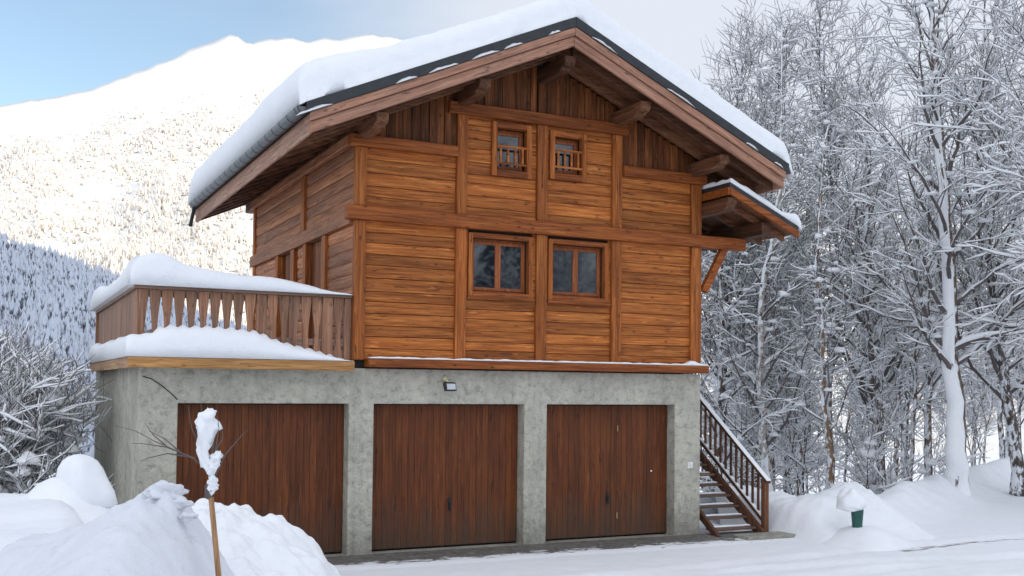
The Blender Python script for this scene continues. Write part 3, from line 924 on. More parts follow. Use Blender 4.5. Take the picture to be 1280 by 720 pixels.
# eave boards and gutters
for x0, x1, side in ((XL-0.004, XL+0.032, -1), (XR-0.032, XR+0.004, 1)):
    xe = XL if side < 0 else XR
    m = MB(); m.box(x0, x1, YF+0.052, YB-0.052, zu(xe)-0.005, zu(xe)+0.255)
    m.build('eave_board', M['eave'], CH, bevel=0.01)
    xc = xe + side*0.09; zc = zu(xe)+0.315; r = 0.085
    vs = []; fs = []; n = 12; yy0, yy1 = YF+0.0, 6.98
    for y in (yy0, yy1):
        for rr in (r, r-0.008):
            for i in range(n+1):
                a = PI + PI*i/n
                vs.append((xc+math.cos(a)*rr, y, zc+math.sin(a)*rr))
    N = n+1
    for i in range(n):
        fs.append((i, i+1, 2*N+i+1, 2*N+i)); fs.append((N+i+1, N+i, 3*N+i, 3*N+i+1))
        fs.append((i+1, i, N+i, N+i+1))
    fs.append(tuple([i for i in range(N)]))          # end cap
    fs.append(tuple([2*N+i for i in range(N)][::-1]))
    g = MB().add(vs, fs, 0.5).build('gutter', M['gutter'], CH, smooth=False)
    m = MB(); y = YF+0.12
    while y < 6.9:
        pts = [(xc+math.cos(PI+PI*i/10)*(r+0.002), y, zc+math.sin(PI+PI*i/10)*(r+0.002)) for i in range(11)]
        m.tube(pts, 0.0035, 5); y += 0.40
    m.build('strap', M['dark_metal'], g)
    if side < 0:
        m = MB(); m.tube([(xc, 6.9, zc-0.05), (xc, 6.95, zc-0.14), (xc-0.02, 7.15, zc-0.40)], 0.035, 8)
        m.build('downpipe', M['dark_metal'], CH)

# ---- small side roof on the right
def zs_(x): return 5.40 - 0.43*x
SY0, SY1 = -0.72, 2.6
SX1 = 1.34
m = MB(); m.prism([(0.0, zs_(0)), (SX1, zs_(SX1)), (SX1, zs_(SX1)+0.075), (0.0, zs_(0)+0.075)], SY0, SY1)
m.build('porch_roof', M['dark_metal'], CH, bevel=0.006)
m = MB(); y = SY0+0.05
while y < SY1-0.01:
    m.prism([(0.0, zs_(0)-0.06), (SX1-0.03, zs_(SX1-0.03)-0.06), (SX1-0.03, zs_(SX1-0.03)-0.003), (0.0, zs_(0)-0.003)], y, y+0.155); y += 0.16
m.build('porch_soffit', M['dark_x'], CH)
m = MB(); m.prism([(0.0, zs_(0)-0.11), (SX1, zs_(SX1)-0.11), (SX1, zs_(SX1)-0.002), (0.0, zs_(0)-0.002)], SY0-0.02, SY0+0.03); m.build('porch_bargeboard', M['wood_bx'], CH, bevel=0.008)
m = MB(); m.box(-0.03, 0.0, SY0+0.0, 0.05, zs_(0)-0.12, zs_(0)+0.0); m.build('porch_edge_board', M['wood_bx'], CH, bevel=0.006)
m = MB(); m.prism_x([(-0.70, 5.18), (-0.64, 5.09), (-0.55, 5.05), (2.5, 5.05), (2.5, 5.25), (-0.70, 5.25)], -0.02, 0.16); m.build('porch_purlin', M['dark_y'], CH, bevel=0.012)
m = MB(); m.box(0.70, 0.88, -0.62, 2.5, 4.737, 4.93); m.build('porch_purlin', M['dark_y'], CH, bevel=0.012)
for y in (-0.45, 0.1, 0.7, 1.3):
    m = MB(); m.prism([(0.17, zs_(0.17)-0.15), (SX1-0.05, zs_(SX1-0.05)-0.15), (SX1-0.05, zs_(SX1-0.05)-0.062), (0.17, zs_(0.17)-0.062)], y, y+0.08)
    m.build('porch_rafter', M['dark_x'], CH, bevel=0.006)

# ---- terrace over the left garage bay
m = MB(); m.box(-8.5, -5.72, -0.18, 6.05, 2.553, 2.62); m.build('terrace_floor', M['concrete'], CH)
m = MB(); m.box(-8.56, -5.73, -0.225, -0.183, 2.505, 2.635); m.build('fascia', M['fascia'], CH, bevel=0.006)
m = MB(); m.box(-8.562, -8.52, -0.18, 5.3, 2.50, 2.635); m.build('fascia', M['fascia_y'], CH, bevel=0.006)
rl = MB(); RY = 0.04; RXX = -8.42
rl.box(RXX-0.06, -5.71, RY-0.055, RY+0.055, 3.485, 3.525)
rail_o = rl.build('railing', M['rail_x'], CH, bevel=0.008)
m = MB(); m.box(RXX-0.055, RXX+0.055, RY+0.057, 5.5, 3.485, 3.524); m.build('handrail', M['rail_y'], rail_o, bevel=0.008)
m = MB(); m.box(RXX+0.02, -5.72, RY+0.022, RY+0.06, 2.84, 2.93); m.box(RXX+0.02, -5.72, RY+0.022, RY+0.06, 3.39, 3.48); m.build('rail_bar', M['rail_x'], rail_o, bevel=0.006)
m = MB(); m.box(RXX+0.022, RXX+0.06, RY+0.06, 5.5, 2.84, 2.93); m.box(RXX+0.022, RXX+0.06, RY+0.06, 5.5, 3.39, 3.48); m.build('rail_bar', M['rail_y'], rail_o, bevel=0.006)
m = MB(); m.box(RXX-0.05, RXX+0.05, 5.40, 5.50, 2.62, 3.483); m.build('rail_post', M['rail'], rail_o, bevel=0.008)
m = MB(); m.box(-5.80, -5.715, RY-0.02, RY+0.06, 2.62, 3.483); m.build('rail_post', M['rail'], rail_o, bevel=0.008)
N = 18; sp_ = (-5.81 - (RXX-0.03))/N
# waisted flat boards: broad head, cut-in sides
def bal_profile(w_):
    return [(0.0, 0.44), (0.08, 0.44), (0.16, 0.33), (0.26, 0.25), (0.38, 0.215), (0.52, 0.25), (0.64, 0.32), (0.76, 0.40), (0.86, 0.46), (1.0, 0.50)]
for i in range(N):
    xc = RXX-0.03 + sp_*(i+0.5); m = MB(); z0, z1 = 2.66, 3.483
    wd = sp_*0.95
    pr = bal_profile(wd)
    tt = random.random()
    solidish = i in (10, 16)
    pts = []
    for t, q in pr: pts.append((xc+wd*(0.49 if solidish else q)*random.uniform(0.97, 1.03), z0+(z1-z0)*t))
    for t, q in pr[::-1]: pts.append((xc-wd*(0.49 if solidish else q)*random.uniform(0.97, 1.03), z0+(z1-z0)*t))
    m.prism(pts, RY-0.010+random.uniform(-0.003, 0.003), RY+0.020, tt)
    m.build('baluster', M['rail'], rail_o, bevel=0.004)
y = RY+0.03
while y < 5.36:
    m = MB(); b = y+0.148
    m.box(RXX-0.012+random.uniform(-0.003, 0.003), RXX+0.020, y+0.002, b-0.002, 2.66, 3.483)
    m.build('baluster', M['rail'], rail_o, bevel=0.004); y = b

# ------------------------------------------------------------------ snow on the house
def edges(lo, hi, fine, n_e, step):
    """sample positions, dense at both ends"""
    e = [fine*(i/n_e)**2 for i in range(n_e)]
    a = [lo+q for q in e]; b = [hi-q for q in e][::-1]
    n = max(2, int((hi-lo-2*fine)/step)); mid = [lo+fine+(hi-lo-2*fine)*i/n for i in range(n+1)]
    return a+mid+b
def round_edge(d, w_):
    if d <= 0: return 0.0
    if d >= w_: return 1.0
    q = 1-d/w_
    return (1-q**3.0)**(1/3.0)
def slab_snow(xs, ys, zb, th):
    """closed layer: upper surface zb+th, lower surface zb"""
    m = MB(); nx, ny = len(xs), len(ys); vs = []; fs = []
    for s_ in (0, 1):
        for y in ys:
            for x in xs:
                vs.append((x, y, zb(x, y) + (th(x, y) if s_ else 0.0)))
    K = nx*ny
    for j in range(ny-1):
        for i in range(nx-1):
            a = j*nx+i
            fs.append((K+a, K+a+1, K+a+nx+1, K+a+nx)); fs.append((a, a+nx, a+nx+1, a+1))
    for i in range(nx-1):
        fs.append((i, i+1, K+i+1, K+i)); a = (ny-1)*nx+i; fs.append((a+1, a, K+a, K+a+1))
    for j in range(ny-1):
        a = j*nx; fs.append((a+nx, a, K+a, K+a+nx)); a = j*nx+nx-1; fs.append((a, a+nx, K+a+nx, K+a))
    m.add(vs, fs, 0.5)
    return m
sx0, sx1 = XL-0.14, XR+0.17
def roof_b(x, y):
    xx = min(max(x, XL-0.06), XR+0.06)
    z = zu(xx)+0.402
    if x > XR+0.06: z -= (x-XR-0.06)*1.7
    if x < XL-0.06: z -= (XL-0.06-x)*0.6
    return z
def roof_t(x, y):
    t = 0.46 + 0.13*sstep(-5.4, -6.5, x) + 0.05*fbm(x*0.5, y*0.5, 1, 3) + 0.022*fbm(x*2.6, y*2.6, 2, 4) + 0.008*fbm(x*9, y*9, 5, 2)
    t *= round_edge(x-sx0+0.02, 0.20)*round_edge(sx1-x+0.012, 0.28)
    t *= round_edge(y-(YF-0.0)+0.01+0.02*mn.noise(Vector((x*2, 0, 4))), 0.40)*round_edge(YB-y+0.02, 0.4)
    rd = abs(x-AX)
    t += 0.02*math.exp(-(rd/0.5)**2) - 0.03*math.exp(-(rd/0.12)**2)
    return max(0.004, t)
ex = edges(sx0, sx1, 0.30, 12, 0.06); ey = edges(YF-0.02, YB+0.02, 0.40, 14, 0.07)
rs = slab_snow(ex, ey, roof_b, roof_t)
o = rs.build('roof_snow', M['snow_roof'], smooth=True)
tag(o, 'thick smooth snow blanket on the big gable roof of the chalet', 'snow')
# thin leftovers caught on the ledge above the bargeboards
m = MB()
rg = random.Random(3)
for side in (-1, 1):
    u = 0.25
    while u < 3.55:
        L = rg.uniform(0.08, 0.5)
        if rg.random() < 0.85:
            vs = []; n = 7
            for i in range(n+1):
                x = AX + side*(u+L*i/n); hh = 0.036*math.sin(PI*i/n)**0.6*rg.uniform(0.7, 1.2)+0.002
                z = zu(x)+0.2635
                vs += [(x, YF-0.054, z), (x, YF-0.050-hh*1.0, z-0.004), (x, YF-0.052, z+hh)]
            fs = []
            for i in range(n):
                for k_ in range(3):
                    a = i*3+k_; b = i*3+(k_+1) % 3
                    fs.append((a, b, b+3, a+3))
            m.add(vs, fs, 0.5)
        u += L+rg.uniform(0.05, 0.4)
m.build('snow_strip', M['snow'], o, smooth=True)

pb = slab_snow(edges(0.01, SX1+0.06, 0.12, 5, 0.06), edges(SY0+0.0, SY1, 0.12, 5, 0.08),
    lambda x, y: zs_(min(x, SX1))+0.079 - max(0, x-SX1)*1.2,
    lambda x, y: max(0.002, (0.10 + 0.10*sstep(0.9, 1.35, x) + 0.035*fbm(x*3, y*3, 5, 3) - 0.05*sstep(-0.1, 0.5, mn.noise(Vector((x*3.2, y*4.0, 7)))))*round_edge(x-0.0, 0.1)*round_edge(SX1+0.07-x, 0.12)*round_edge(y-SY0+0.02, 0.10)))
o = pb.build('porch_snow', M['snow_roof'], smooth=True)
tag(o, 'thin patchy snow on the small porch roof right of the gable', 'snow')

# snow on the terrace railing: a hump at the corner, thinning to the right
RH = [(-8.52, 0.28), (-8.40, 0.37), (-8.25, 0.41), (-8.08, 0.39), (-7.9, 0.30), (-7.6, 0.235), (-7.3, 0.205), (-6.9, 0.185), (-6.6, 0.165), (-6.35, 0.115), (-6.1, 0.06), (-5.9, 0.025), (-5.72, 0.004)]
rsn = slab_snow(edges(-8.53, -5.73, 0.16, 6, 0.08), edges(-0.085, 0.20, 0.09, 5, 0.03),
    lambda x, y: 3.5265 - 0.05*abs(y-0.04) if y < 0.1 else 3.5265-0.2*(y-0.1),
    lambda x, y: max(0.002, (lut(RH, x) + 0.015*fbm(x*3, y*3, 2, 3))*round_edge(y+0.09, 0.13)*round_edge(0.205-y, 0.13)*round_edge(x+8.54, 0.16)))
o = rsn.build('rail_snow', M['snow_roof'], smooth=True)
tag(o, 'rounded snow hump lying along the top of the terrace railing', 'snow')
SH = [(-0.1, 0.37), (0.4, 0.31), (1.2, 0.24), (2.4, 0.22), (3.6, 0.25), (4.6, 0.36), (5.2, 0.36), (5.55, 0.10)]
m2 = slab_snow(edges(-8.56, -8.27, 0.09, 5, 0.03), edges(0.02, 5.56, 0.16, 6, 0.10),
    lambda x, y: 3.526,
    lambda x, y: max(0.002, (lut(SH, y) + 0.015*fbm(x*3, y*2, 8, 3))*round_edge(x+8.57, 0.13)*round_edge(-8.26-x, 0.13)*round_edge(5.58-y, 0.2)))
m2.build('side_rail_snow', M['snow_roof'], o, smooth=True)
# drift between the fascia and the rail, and over the terrace
LH = [(-8.60, 0.26), (-8.3, 0.30), (-8.15, 0.385), (-8.0, 0.40), (-7.2, 0.385), (-7.0, 0.36), (-6.75, 0.26), (-6.45, 0.17), (-6.1, 0.09), (-5.85, 0.03), (-5.73, 0.012)]
def led_t(x, y):
    h = lut(LH, x)
    if y > 0.02: h = h*0.92 + 0.02
    wv = 0.022*math.sin(x*2*PI/sp_+0.6)*sstep(-0.18, 0.0, y)*(1 if -8.3 < x < -5.9 else 0.3)
    h = h + wv + 0.02*fbm(x*2, y*3, 3, 3)
    if y > 0.9: h += 0.08*fbm(x, y, 5, 3)
    h *= round_edge(y+0.236, 0.26)*round_edge(x+8.60, 0.10)*round_edge(5.5-y, 0.3)
    return max(0.003, h)
exx = edges(-8.585, -5.74, 0.12, 6, 0.034)
eyy = [-0.232, -0.229, -0.222, -0.21, -0.19, -0.165, -0.13, -0.09, -0.05, -0.02, 0.01, 0.04, 0.08, 0.14, 0.22, 0.35, 0.5, 0.8, 1.2, 1.8, 2.5, 3.2, 4.0, 4.7, 5.1, 5.3, 5.4, 5.46, 5.49]
o = slab_snow(exx, eyy, lambda x, y: 2.638, led_t).build('terrace_snow', M['snow_roof'], smooth=True)
tag(o, 'wavy snow drift on the terrace edge beneath the railing', 'snow')
# dusting on the sill beam
o = slab_snow(edges(-5.50, 0.03, 0.05, 4, 0.05), [-0.168, -0.155, -0.12, -0.08, -0.06],
    lambda x, y: 2.683, lambda x, y: max(0.001, (0.022 + 0.016*fbm(x*5, 0, 2, 3) + (0.05*math.exp(-((x+0.25)/0.09)**2)))*round_edge(y+0.172, 0.03))).build('sill_snow', M['snow'], smooth=True)
tag(o, 'thin white line of snow along the sill above the garage doors', 'snow')

# ------------------------------------------------------------------ stairs
ST = empty('outdoor_stairs', (0.6, -0.3, 0), 'brown open wooden stairs climbing along the right wall of the garage', 'stairs')
SL = 0.70
def strz(y): return 0.10 + SL*(y+0.12)
for x0, x1 in ((0.10, 0.16), (1.00, 1.06)):
    m = MB(); ya, yb = (-0.42, 3.3) if x0 < 0.5 else (-0.30, 3.3)
    m.prism_x([(ya, max(0.0, strz(ya)-0.10)), (ya+0.18, max(0.0, strz(ya+0.18)-0.16)), (yb, strz(yb)-0.16), (yb, strz(yb)+0.06), (ya+0.02, strz(ya)+0.12)], x0, x1)
    m.build('stringer', M['stair'], ST, bevel=0.008)
for i in range(15):
    y = -0.12 + 0.218*i; z = 0.13 + 0.1526*i
    m = MB(); m.box(0.165, 0.995, y-0.03, y+0.19, z-0.035, z); t = m.build('tread', M['stair_x'], ST, bevel=0.006)
    m = slab_snow(edges(0.17, 0.99, 0.06, 4, 0.08), [y+0.11, y+0.125, y+0.145, y+0.165, y+0.185], lambda a, b: z+0.001,
        lambda a, b: max(0.001, (0.025+0.01*fbm(a*6, i, 0, 2))*round_edge(b-y-0.105, 0.04)*round_edge(a-0.165, 0.05)*round_edge(0.995-a, 0.05)))
    m.build('snow_cover', M['snow'], t, smooth=True)
m = MB(); m.box(1.065, 1.155, -0.26, -0.17, 0.0, 0.90); m.build('newel_post', wood('newel', 'z', (0.16, 0.06, 0.028), (0.29, 0.12, 0.055), (0.38, 0.17, 0.085)), ST, bevel=0.008)
rz = lambda y: 0.92 + 0.714*(y+0.21)
m = MB(); m.prism_x([(-0.30, rz(-0.30)-0.03), (3.2, rz(3.2)-0.03), (3.2, rz(3.2)+0.02), (-0.30, rz(-0.30)+0.02)], 1.06, 1.16); h_ = m.build('handrail', M['stair'], ST, bevel=0.006)
m = MB(); m.prism_x([(-0.31, rz(-0.31)+0.021), (3.2, rz(3.2)+0.021), (3.2, rz(3.2)+0.036), (-0.31, rz(-0.31)+0.030)], 1.07, 1.155); m.build('snow_cover', M['snow'], h_, bevel=0.01)
lz = lambda y: strz(y) + 0.17
m = MB(); m.prism_x([(-0.17, lz(-0.17)-0.035), (3.2, lz(3.2)-0.035), (3.2, lz(3.2)+0.035), (-0.17, lz(-0.17)+0.035)], 1.085, 1.135); h_ = m.build('bottom_rail', M['stair'], ST, bevel=0.006)
m = MB(); m.prism_x([(-0.17, lz(-0.17)+0.036), (3.2, lz(3.2)+0.036), (3.2, lz(3.2)+0.075), (-0.17, lz(-0.17)+0.07)], 1.08, 1.14); m.build('snow_cover', M['snow'], h_, bevel=0.012)
y = -0.05
while y < 3.1:
    m = MB(); m.box(1.095, 1.125, y-0.018, y+0.018, lz(y)+0.03, rz(y)-0.028); m.build('baluster', M['stair'], ST, bevel=0.003); y += 0.142
m = MB(); m.box(0.35, 1.55, -0.75, -0.36, -0.05, 0.075); m.build('footing', M['concrete'], ST, bevel=0.02)

# ------------------------------------------------------------------ snow banks
def bank(name, label, u0, u1, d0, d1, du, dd, zf, mat, cat='snow bank'):
    """heightfield in coordinates u along the camera's level right axis, d along its level forward axis"""
    rx = Vector((cy, -sy, 0)); fx = Vector((sy, cy, 0)); m = MB(); vs = []; fs = []
    nu = int((u1-u0)/du)+1; nd = int((d1-d0)/dd)+1
    for j in range(nd):
        for i in range(nu):
            u = u0+du*i; d = d0+dd*j
            p = Vector((CAM.x, CAM.y, 0)) + rx*u + fx*d
            p.z = zf(u, d, p)
            # clods push sideways a little
            vs.append(p)
    for j in range(nd-1):
        for i in range(nu-1):
            fs.append((j*nu+i, j*nu+i+1, (j+1)*nu+i+1, (j+1)*nu+i))
    m.add(vs, fs, 0.5)
    o = m.build(name, mat, smooth=True)
    return tag(o, label, cat)
def soft(tab, x, w_=0.14): return sum(lut(tab, x+q*w_) for q in (-1.5, -0.75, 0, 0.75, 1.5))/5
HB = [(-6.5, 0.75), (-5, 0.85), (-3.85, 1.02), (-3.24, 1.20), (-2.95, 1.41), (-2.72, 1.57), (-2.55, 1.57), (-2.42, 1.40), (-2.32, 1.12), (-2.15, 0.88), (-1.8, 0.45), (-1.3, 0.0), (-0.8, -0.3)]
def clod(p, s, a):
    d = mn.voronoi(Vector((p.x*s, p.y*s, 2.0)))[0]
    return a*(0.5-min(1, d[0]*1.3))
def z_a(u, d, p):
    e = d-8.0 + 0.25*fbm(u*1.2, 3, 1, 2)
    h = soft(HB, u, 0.10)
    q = math.sqrt(e*e+0.12)-0.346
    fall = -0.50*q if e < 0 else -0.72*q
    z = h + fall + 0.075*fbm(p.x*1.3, p.y*1.3, 4, 4) + 0.03*fbm(p.x*4, p.y*4, 7, 4) + 0.016*fbm(p.x*11, p.y*11, 1, 3)
    pk = math.exp(-((u+2.62)/0.30)**2-(e/0.45)**2)
    z += pk*(clod(p, 3.2, 0.20) + clod(p, 6, 0.12) + 0.05*fbm(p.x*9, p.y*9, 3, 3))
    return z
bank('snow_bank', 'big grey ploughed snow heap in the lower left corner', -6.5, -0.9, 4.6, 9.6, 0.035, 0.035, z_a, M['snow_grey'])
heap = [o for o in COL.objects if o.name == 'snow_bank'][0]
def chunk(px, py, d, r_, sd_):
    v = RX*((px-640)/F) + DN*((py-PPY)/F) + FW
    p = CAM + v*d
    m = MB(); m.blob(p, r_*1.5, r_*1.1, r_*0.8, sd_, 0.75, 20, 14, 0.9)
    m.build('snow_chunk', M['snow_grey'], heap, smooth=True)
chunk(210, 617, 8.0, 0.085, 3.0); chunk(194, 616, 8.05, 0.055, 8.0); chunk(224, 630, 7.95, 0.055, 5.5); chunk(180, 636, 7.85, 0.04, 1.5); chunk(236, 646, 7.85, 0.04, 6.2); chunk(150, 640, 7.8, 0.03, 2.2)
HC = [(-4.2, 0.9), (-3.4, 1.08), (-2.96, 1.16), (-2.68, 1.12), (-2.29, 0.98), (-2.05, 0.86), (-1.89, 0.74), (-1.75, 0.60), (-1.66, 0.42), (-1.60, 0.18), (-1.54, -0.05), (-1.3, -0.3)]
def z_c(u, d, p):
    e = d-10.5
    h = soft(HC, u + 0.05*e, 0.05)
    q = math.sqrt(e*e+0.1)-0.316
    fall = -0.36*q if e < 0 else -0.66*q
    z = h + fall + 0.06*fbm(p.x*1.5, p.y*1.5, 14, 4) + clod(p, 3.0, 0.13) + clod(p, 7.0, 0.075) + 0.022*fbm(p.x*9, p.y*9, 1, 3)
    return z
bank('snow_bank', 'bright lumpy snow mound in front of the left garage door', -4.2, -1.25, 8.4, 12.2, 0.028, 0.028, z_c, M['snow_bank'])
def z_r(u, d, p):
    x, y = p.x, p.y
    g = ground_z(x, y)
    h = 0.60*math.exp(-((x-2.30)/1.30)**6 - ((y-0.45)/1.75)**6) + 0.42*math.exp(-((x-2.2)/1.0)**2-((y-3.0)/1.5)**2)
    h *= 1 + 0.10*fbm(x*1.1, y*1.1, 22, 4)
    h += sstep(0.06, 0.3, h)*(clod(p, 1.8, 0.09) + clod(p, 4.5, 0.05) + 0.04*fbm(x*5, y*5, 2, 3))
    h *= sstep(1.12, 1.55, x)
    return g - 0.06 + h
bank('snow_bank', 'rounded snow bank between the stairs and the green post', 3.6, 12.0, 14.5, 23.0, 0.06, 0.06, z_r, M['snow_bank'])

# capped posts
gp = Vector((1.80, -1.52, 0))
GP = empty('bollard', gp, 'short green post under a leaning snow cap beside the road', 'bollard')
m = MB(); m.tube([(gp.x, gp.y, -0.1), (gp.x, gp.y, 0.30), (gp.x, gp.y, 0.50), (gp.x, gp.y, 0.62)], [0.075, 0.078, 0.095, 0.095], 14); m.build('post', M['green'], GP)
def dome(m, c, prof, n=20, seed=0, amp=0.06, lean=(0, 0)):
    vs = []; fs = []; c = Vector(c)
    for j, (z, r) in enumerate(prof):
        for k_ in range(n):
            a = 2*PI*k_/n; q = r*(1+amp*mn.noise(Vector((math.cos(a)*1.2+seed, math.sin(a)*1.2, z*2.5))))
            vs.append(c + Vector((math.cos(a)*q + lean[0]*z, math.sin(a)*q + lean[1]*z, z)))
    for j in range(len(prof)-1):
        for k_ in range(n):
            a = j*n+k_; b = j*n+(k_+1) % n
            fs.append((a, b, b+n, a+n))
    fs.append(tuple(range((len(prof)-1)*n, len(prof)*n)))
    fs.append(tuple(range(n-1, -1, -1)))
    m.add(vs, fs, 0.5)
m = MB(); m.blob(gp+Vector((-0.09, 0.05, 0.57)), 0.215, 0.21, 0.29, 3.3, 0.28, 28, 20, 0.26)
m.build('snow_cap', M['snow'], GP, smooth=True)
m = MB(); dome(m, gp+Vector((0.10, -0.02, -0.05)), [(0.0, 0.80), (0.08, 0.68), (0.16, 0.54), (0.24, 0.38), (0.30, 0.2), (0.32, 0.02)], seed=9, amp=0.3)
m.build('snow_skirt', M['snow'], GP, smooth=True)

lp = Vector((-9.16, -1.95, 0.95))
LP = empty('bollard', lp, 'low dark stump under a tall round snow cap left of the garage corner', 'bollard')
m = MB(); m.box(lp.x-0.10, lp.x+0.20, lp.y-0.14, lp.y+0.16, 0.75, 1.13); m.build('post', M['black'], LP, bevel=0.02)
m = MB(); dome(m, lp+Vector((0.02, 0, 0.165)), [(-0.10, 0.20), (-0.05, 0.27), (0.08, 0.285), (0.20, 0.27), (0.31, 0.235), (0.39, 0.18), (0.435, 0.11), (0.455, 0.05), (0.46, 0.005)], n=28, seed=2.7, amp=0.32, lean=(-0.16, 0.05))
m.build('snow_cap', M['snow'], LP, smooth=True)
m = MB(); dome(m, lp+Vector((-0.22, 0.02, -0.15)), [(0.0, 1.05), (0.10, 0.80), (0.19, 0.60), (0.28, 0.44), (0.38, 0.32), (0.48, 0.21), (0.54, 0.09), (0.545, 0.005)], seed=12, amp=0.22)
m.build('snow_skirt', M['snow'], LP, smooth=True)

# ------------------------------------------------------------------ staked sapling
sb = Vector((-8.55, -5.98, 0.60))
SPL = empty('young_tree', sb, 'thin twiggy sapling with snow tufts tied to a tan wooden stake', 'sapling')
rxv = Vector((cy, -sy, 0)); MPX = 7.6/F
def sp(px, py, dd=0.0):
    """point on the sapling given in the vertical plane through its base"""
    return Vector((-8.55, -5.98, 0.95)) + rxv*((px-272)*MPX) + Vector((0, 0, (718-py)*MPX)) + Vector((sy, cy, 0))*dd
m = MB(); m.tube([sp(280, 790), sp(272, 718), sp(261, 622)], [0.021, 0.021, 0.019], 8); m.build('stake', M['stake'], SPL)
m = MB()
m.tube([sp(275, 740, 0.03), sp(268, 690, 0.03), sp(261, 640, 0.03), sp(258, 600, 0.02), sp(262, 565, 0.0), sp(264, 540)], [0.007, 0.007, 0.007, 0.008, 0.007, 0.005], 6)
m.tube([sp(258, 622, -0.015), sp(258, 606, -0.015)], 0.026, 8)
tw = [[(260, 600), (252, 570), (244, 545), (239, 528)], [(261, 590), (266, 560), (270, 535), (269, 520)], [(260, 585), (254, 560), (250, 535), (246, 515), (244, 505)],
      [(261, 580), (263, 550), (258, 520)], [(258, 590), (238, 574), (220, 565), (190, 552), (165, 540), (136, 534)], [(240, 574), (205, 560), (175, 556), (158, 556)],
      [(235, 572), (205, 568), (180, 574), (170, 579)], [(262, 592), (280, 566), (300, 543), (309, 535)], [(262, 600), (272, 585), (276, 570)], [(220, 565), (200, 549), (180, 540)],
      [(258, 595), (246, 560), (236, 535), (232, 508)], [(205, 560), (188, 545), (176, 530)], [(262, 570), (274, 548), (272, 530)]]
for i, t in enumerate(tw):
    n = len(t); m.tube([sp(a, b, 0.03*math.sin(i*2.1+j)*j*0.4) for j, (a, b) in enumerate(t)], [0.0062*(1-0.75*j/(n-1)) for j in range(n)], 5)
m.build('twigs', M['twig'], SPL)
m = MB()
def tuft(path, wid, seed, n=16):
    pts = [sp(a, b, -0.02) for a, b in path]
    K = 22; vs = []; fs = []
    for j in range(K+1):
        t = j/K*(len(pts)-1); i = min(len(pts)-2, int(t)); c = pts[i].lerp(pts[i+1], t-i); r_ = wid[i]+(wid[i+1]-wid[i])*(t-i)
        for k_ in range(n):
            a = 2*PI*k_/n; dv = rxv*math.cos(a) + Vector((sy, cy, 0))*math.sin(a)*0.7
            q = r_*(1+0.75*mn.noise(Vector((math.cos(a)*1.3+seed, math.sin(a)*1.3, j*0.33)))+0.35*mn.noise(Vector((math.cos(a)*3+seed, math.sin(a)*3, j*0.8))))
            vs.append(c+dv*q+Vector((0, 0, 0.02*mn.noise(Vector((a*2, j*0.7, seed))))))
    for j in range(K):
        for k_ in range(n):
            a = j*n+k_; b = j*n+(k_+1) % n; fs.append((a, a+n, b+n, b))
    fs.append(tuple(range(n))); fs.append(tuple(range(K*n+n-1, K*n-1, -1)))
    m.add(vs, fs, 0.5)
tuft([(258, 511), (257, 518), (256, 532), (253, 550), (251, 566), (256, 584), (258, 592)], [0.02, 0.062, 0.067, 0.058, 0.047, 0.026, 0.004], 1)
tuft([(270, 564), (268, 570), (264, 580), (261, 592), (260, 598)], [0.012, 0.040, 0.038, 0.024, 0.005], 5)
tuft([(263, 594), (264, 600), (263, 612), (261, 620)], [0.012, 0.036, 0.030, 0.006], 9)
m.build('snow_tuft', M['snow'], SPL, smooth=True)

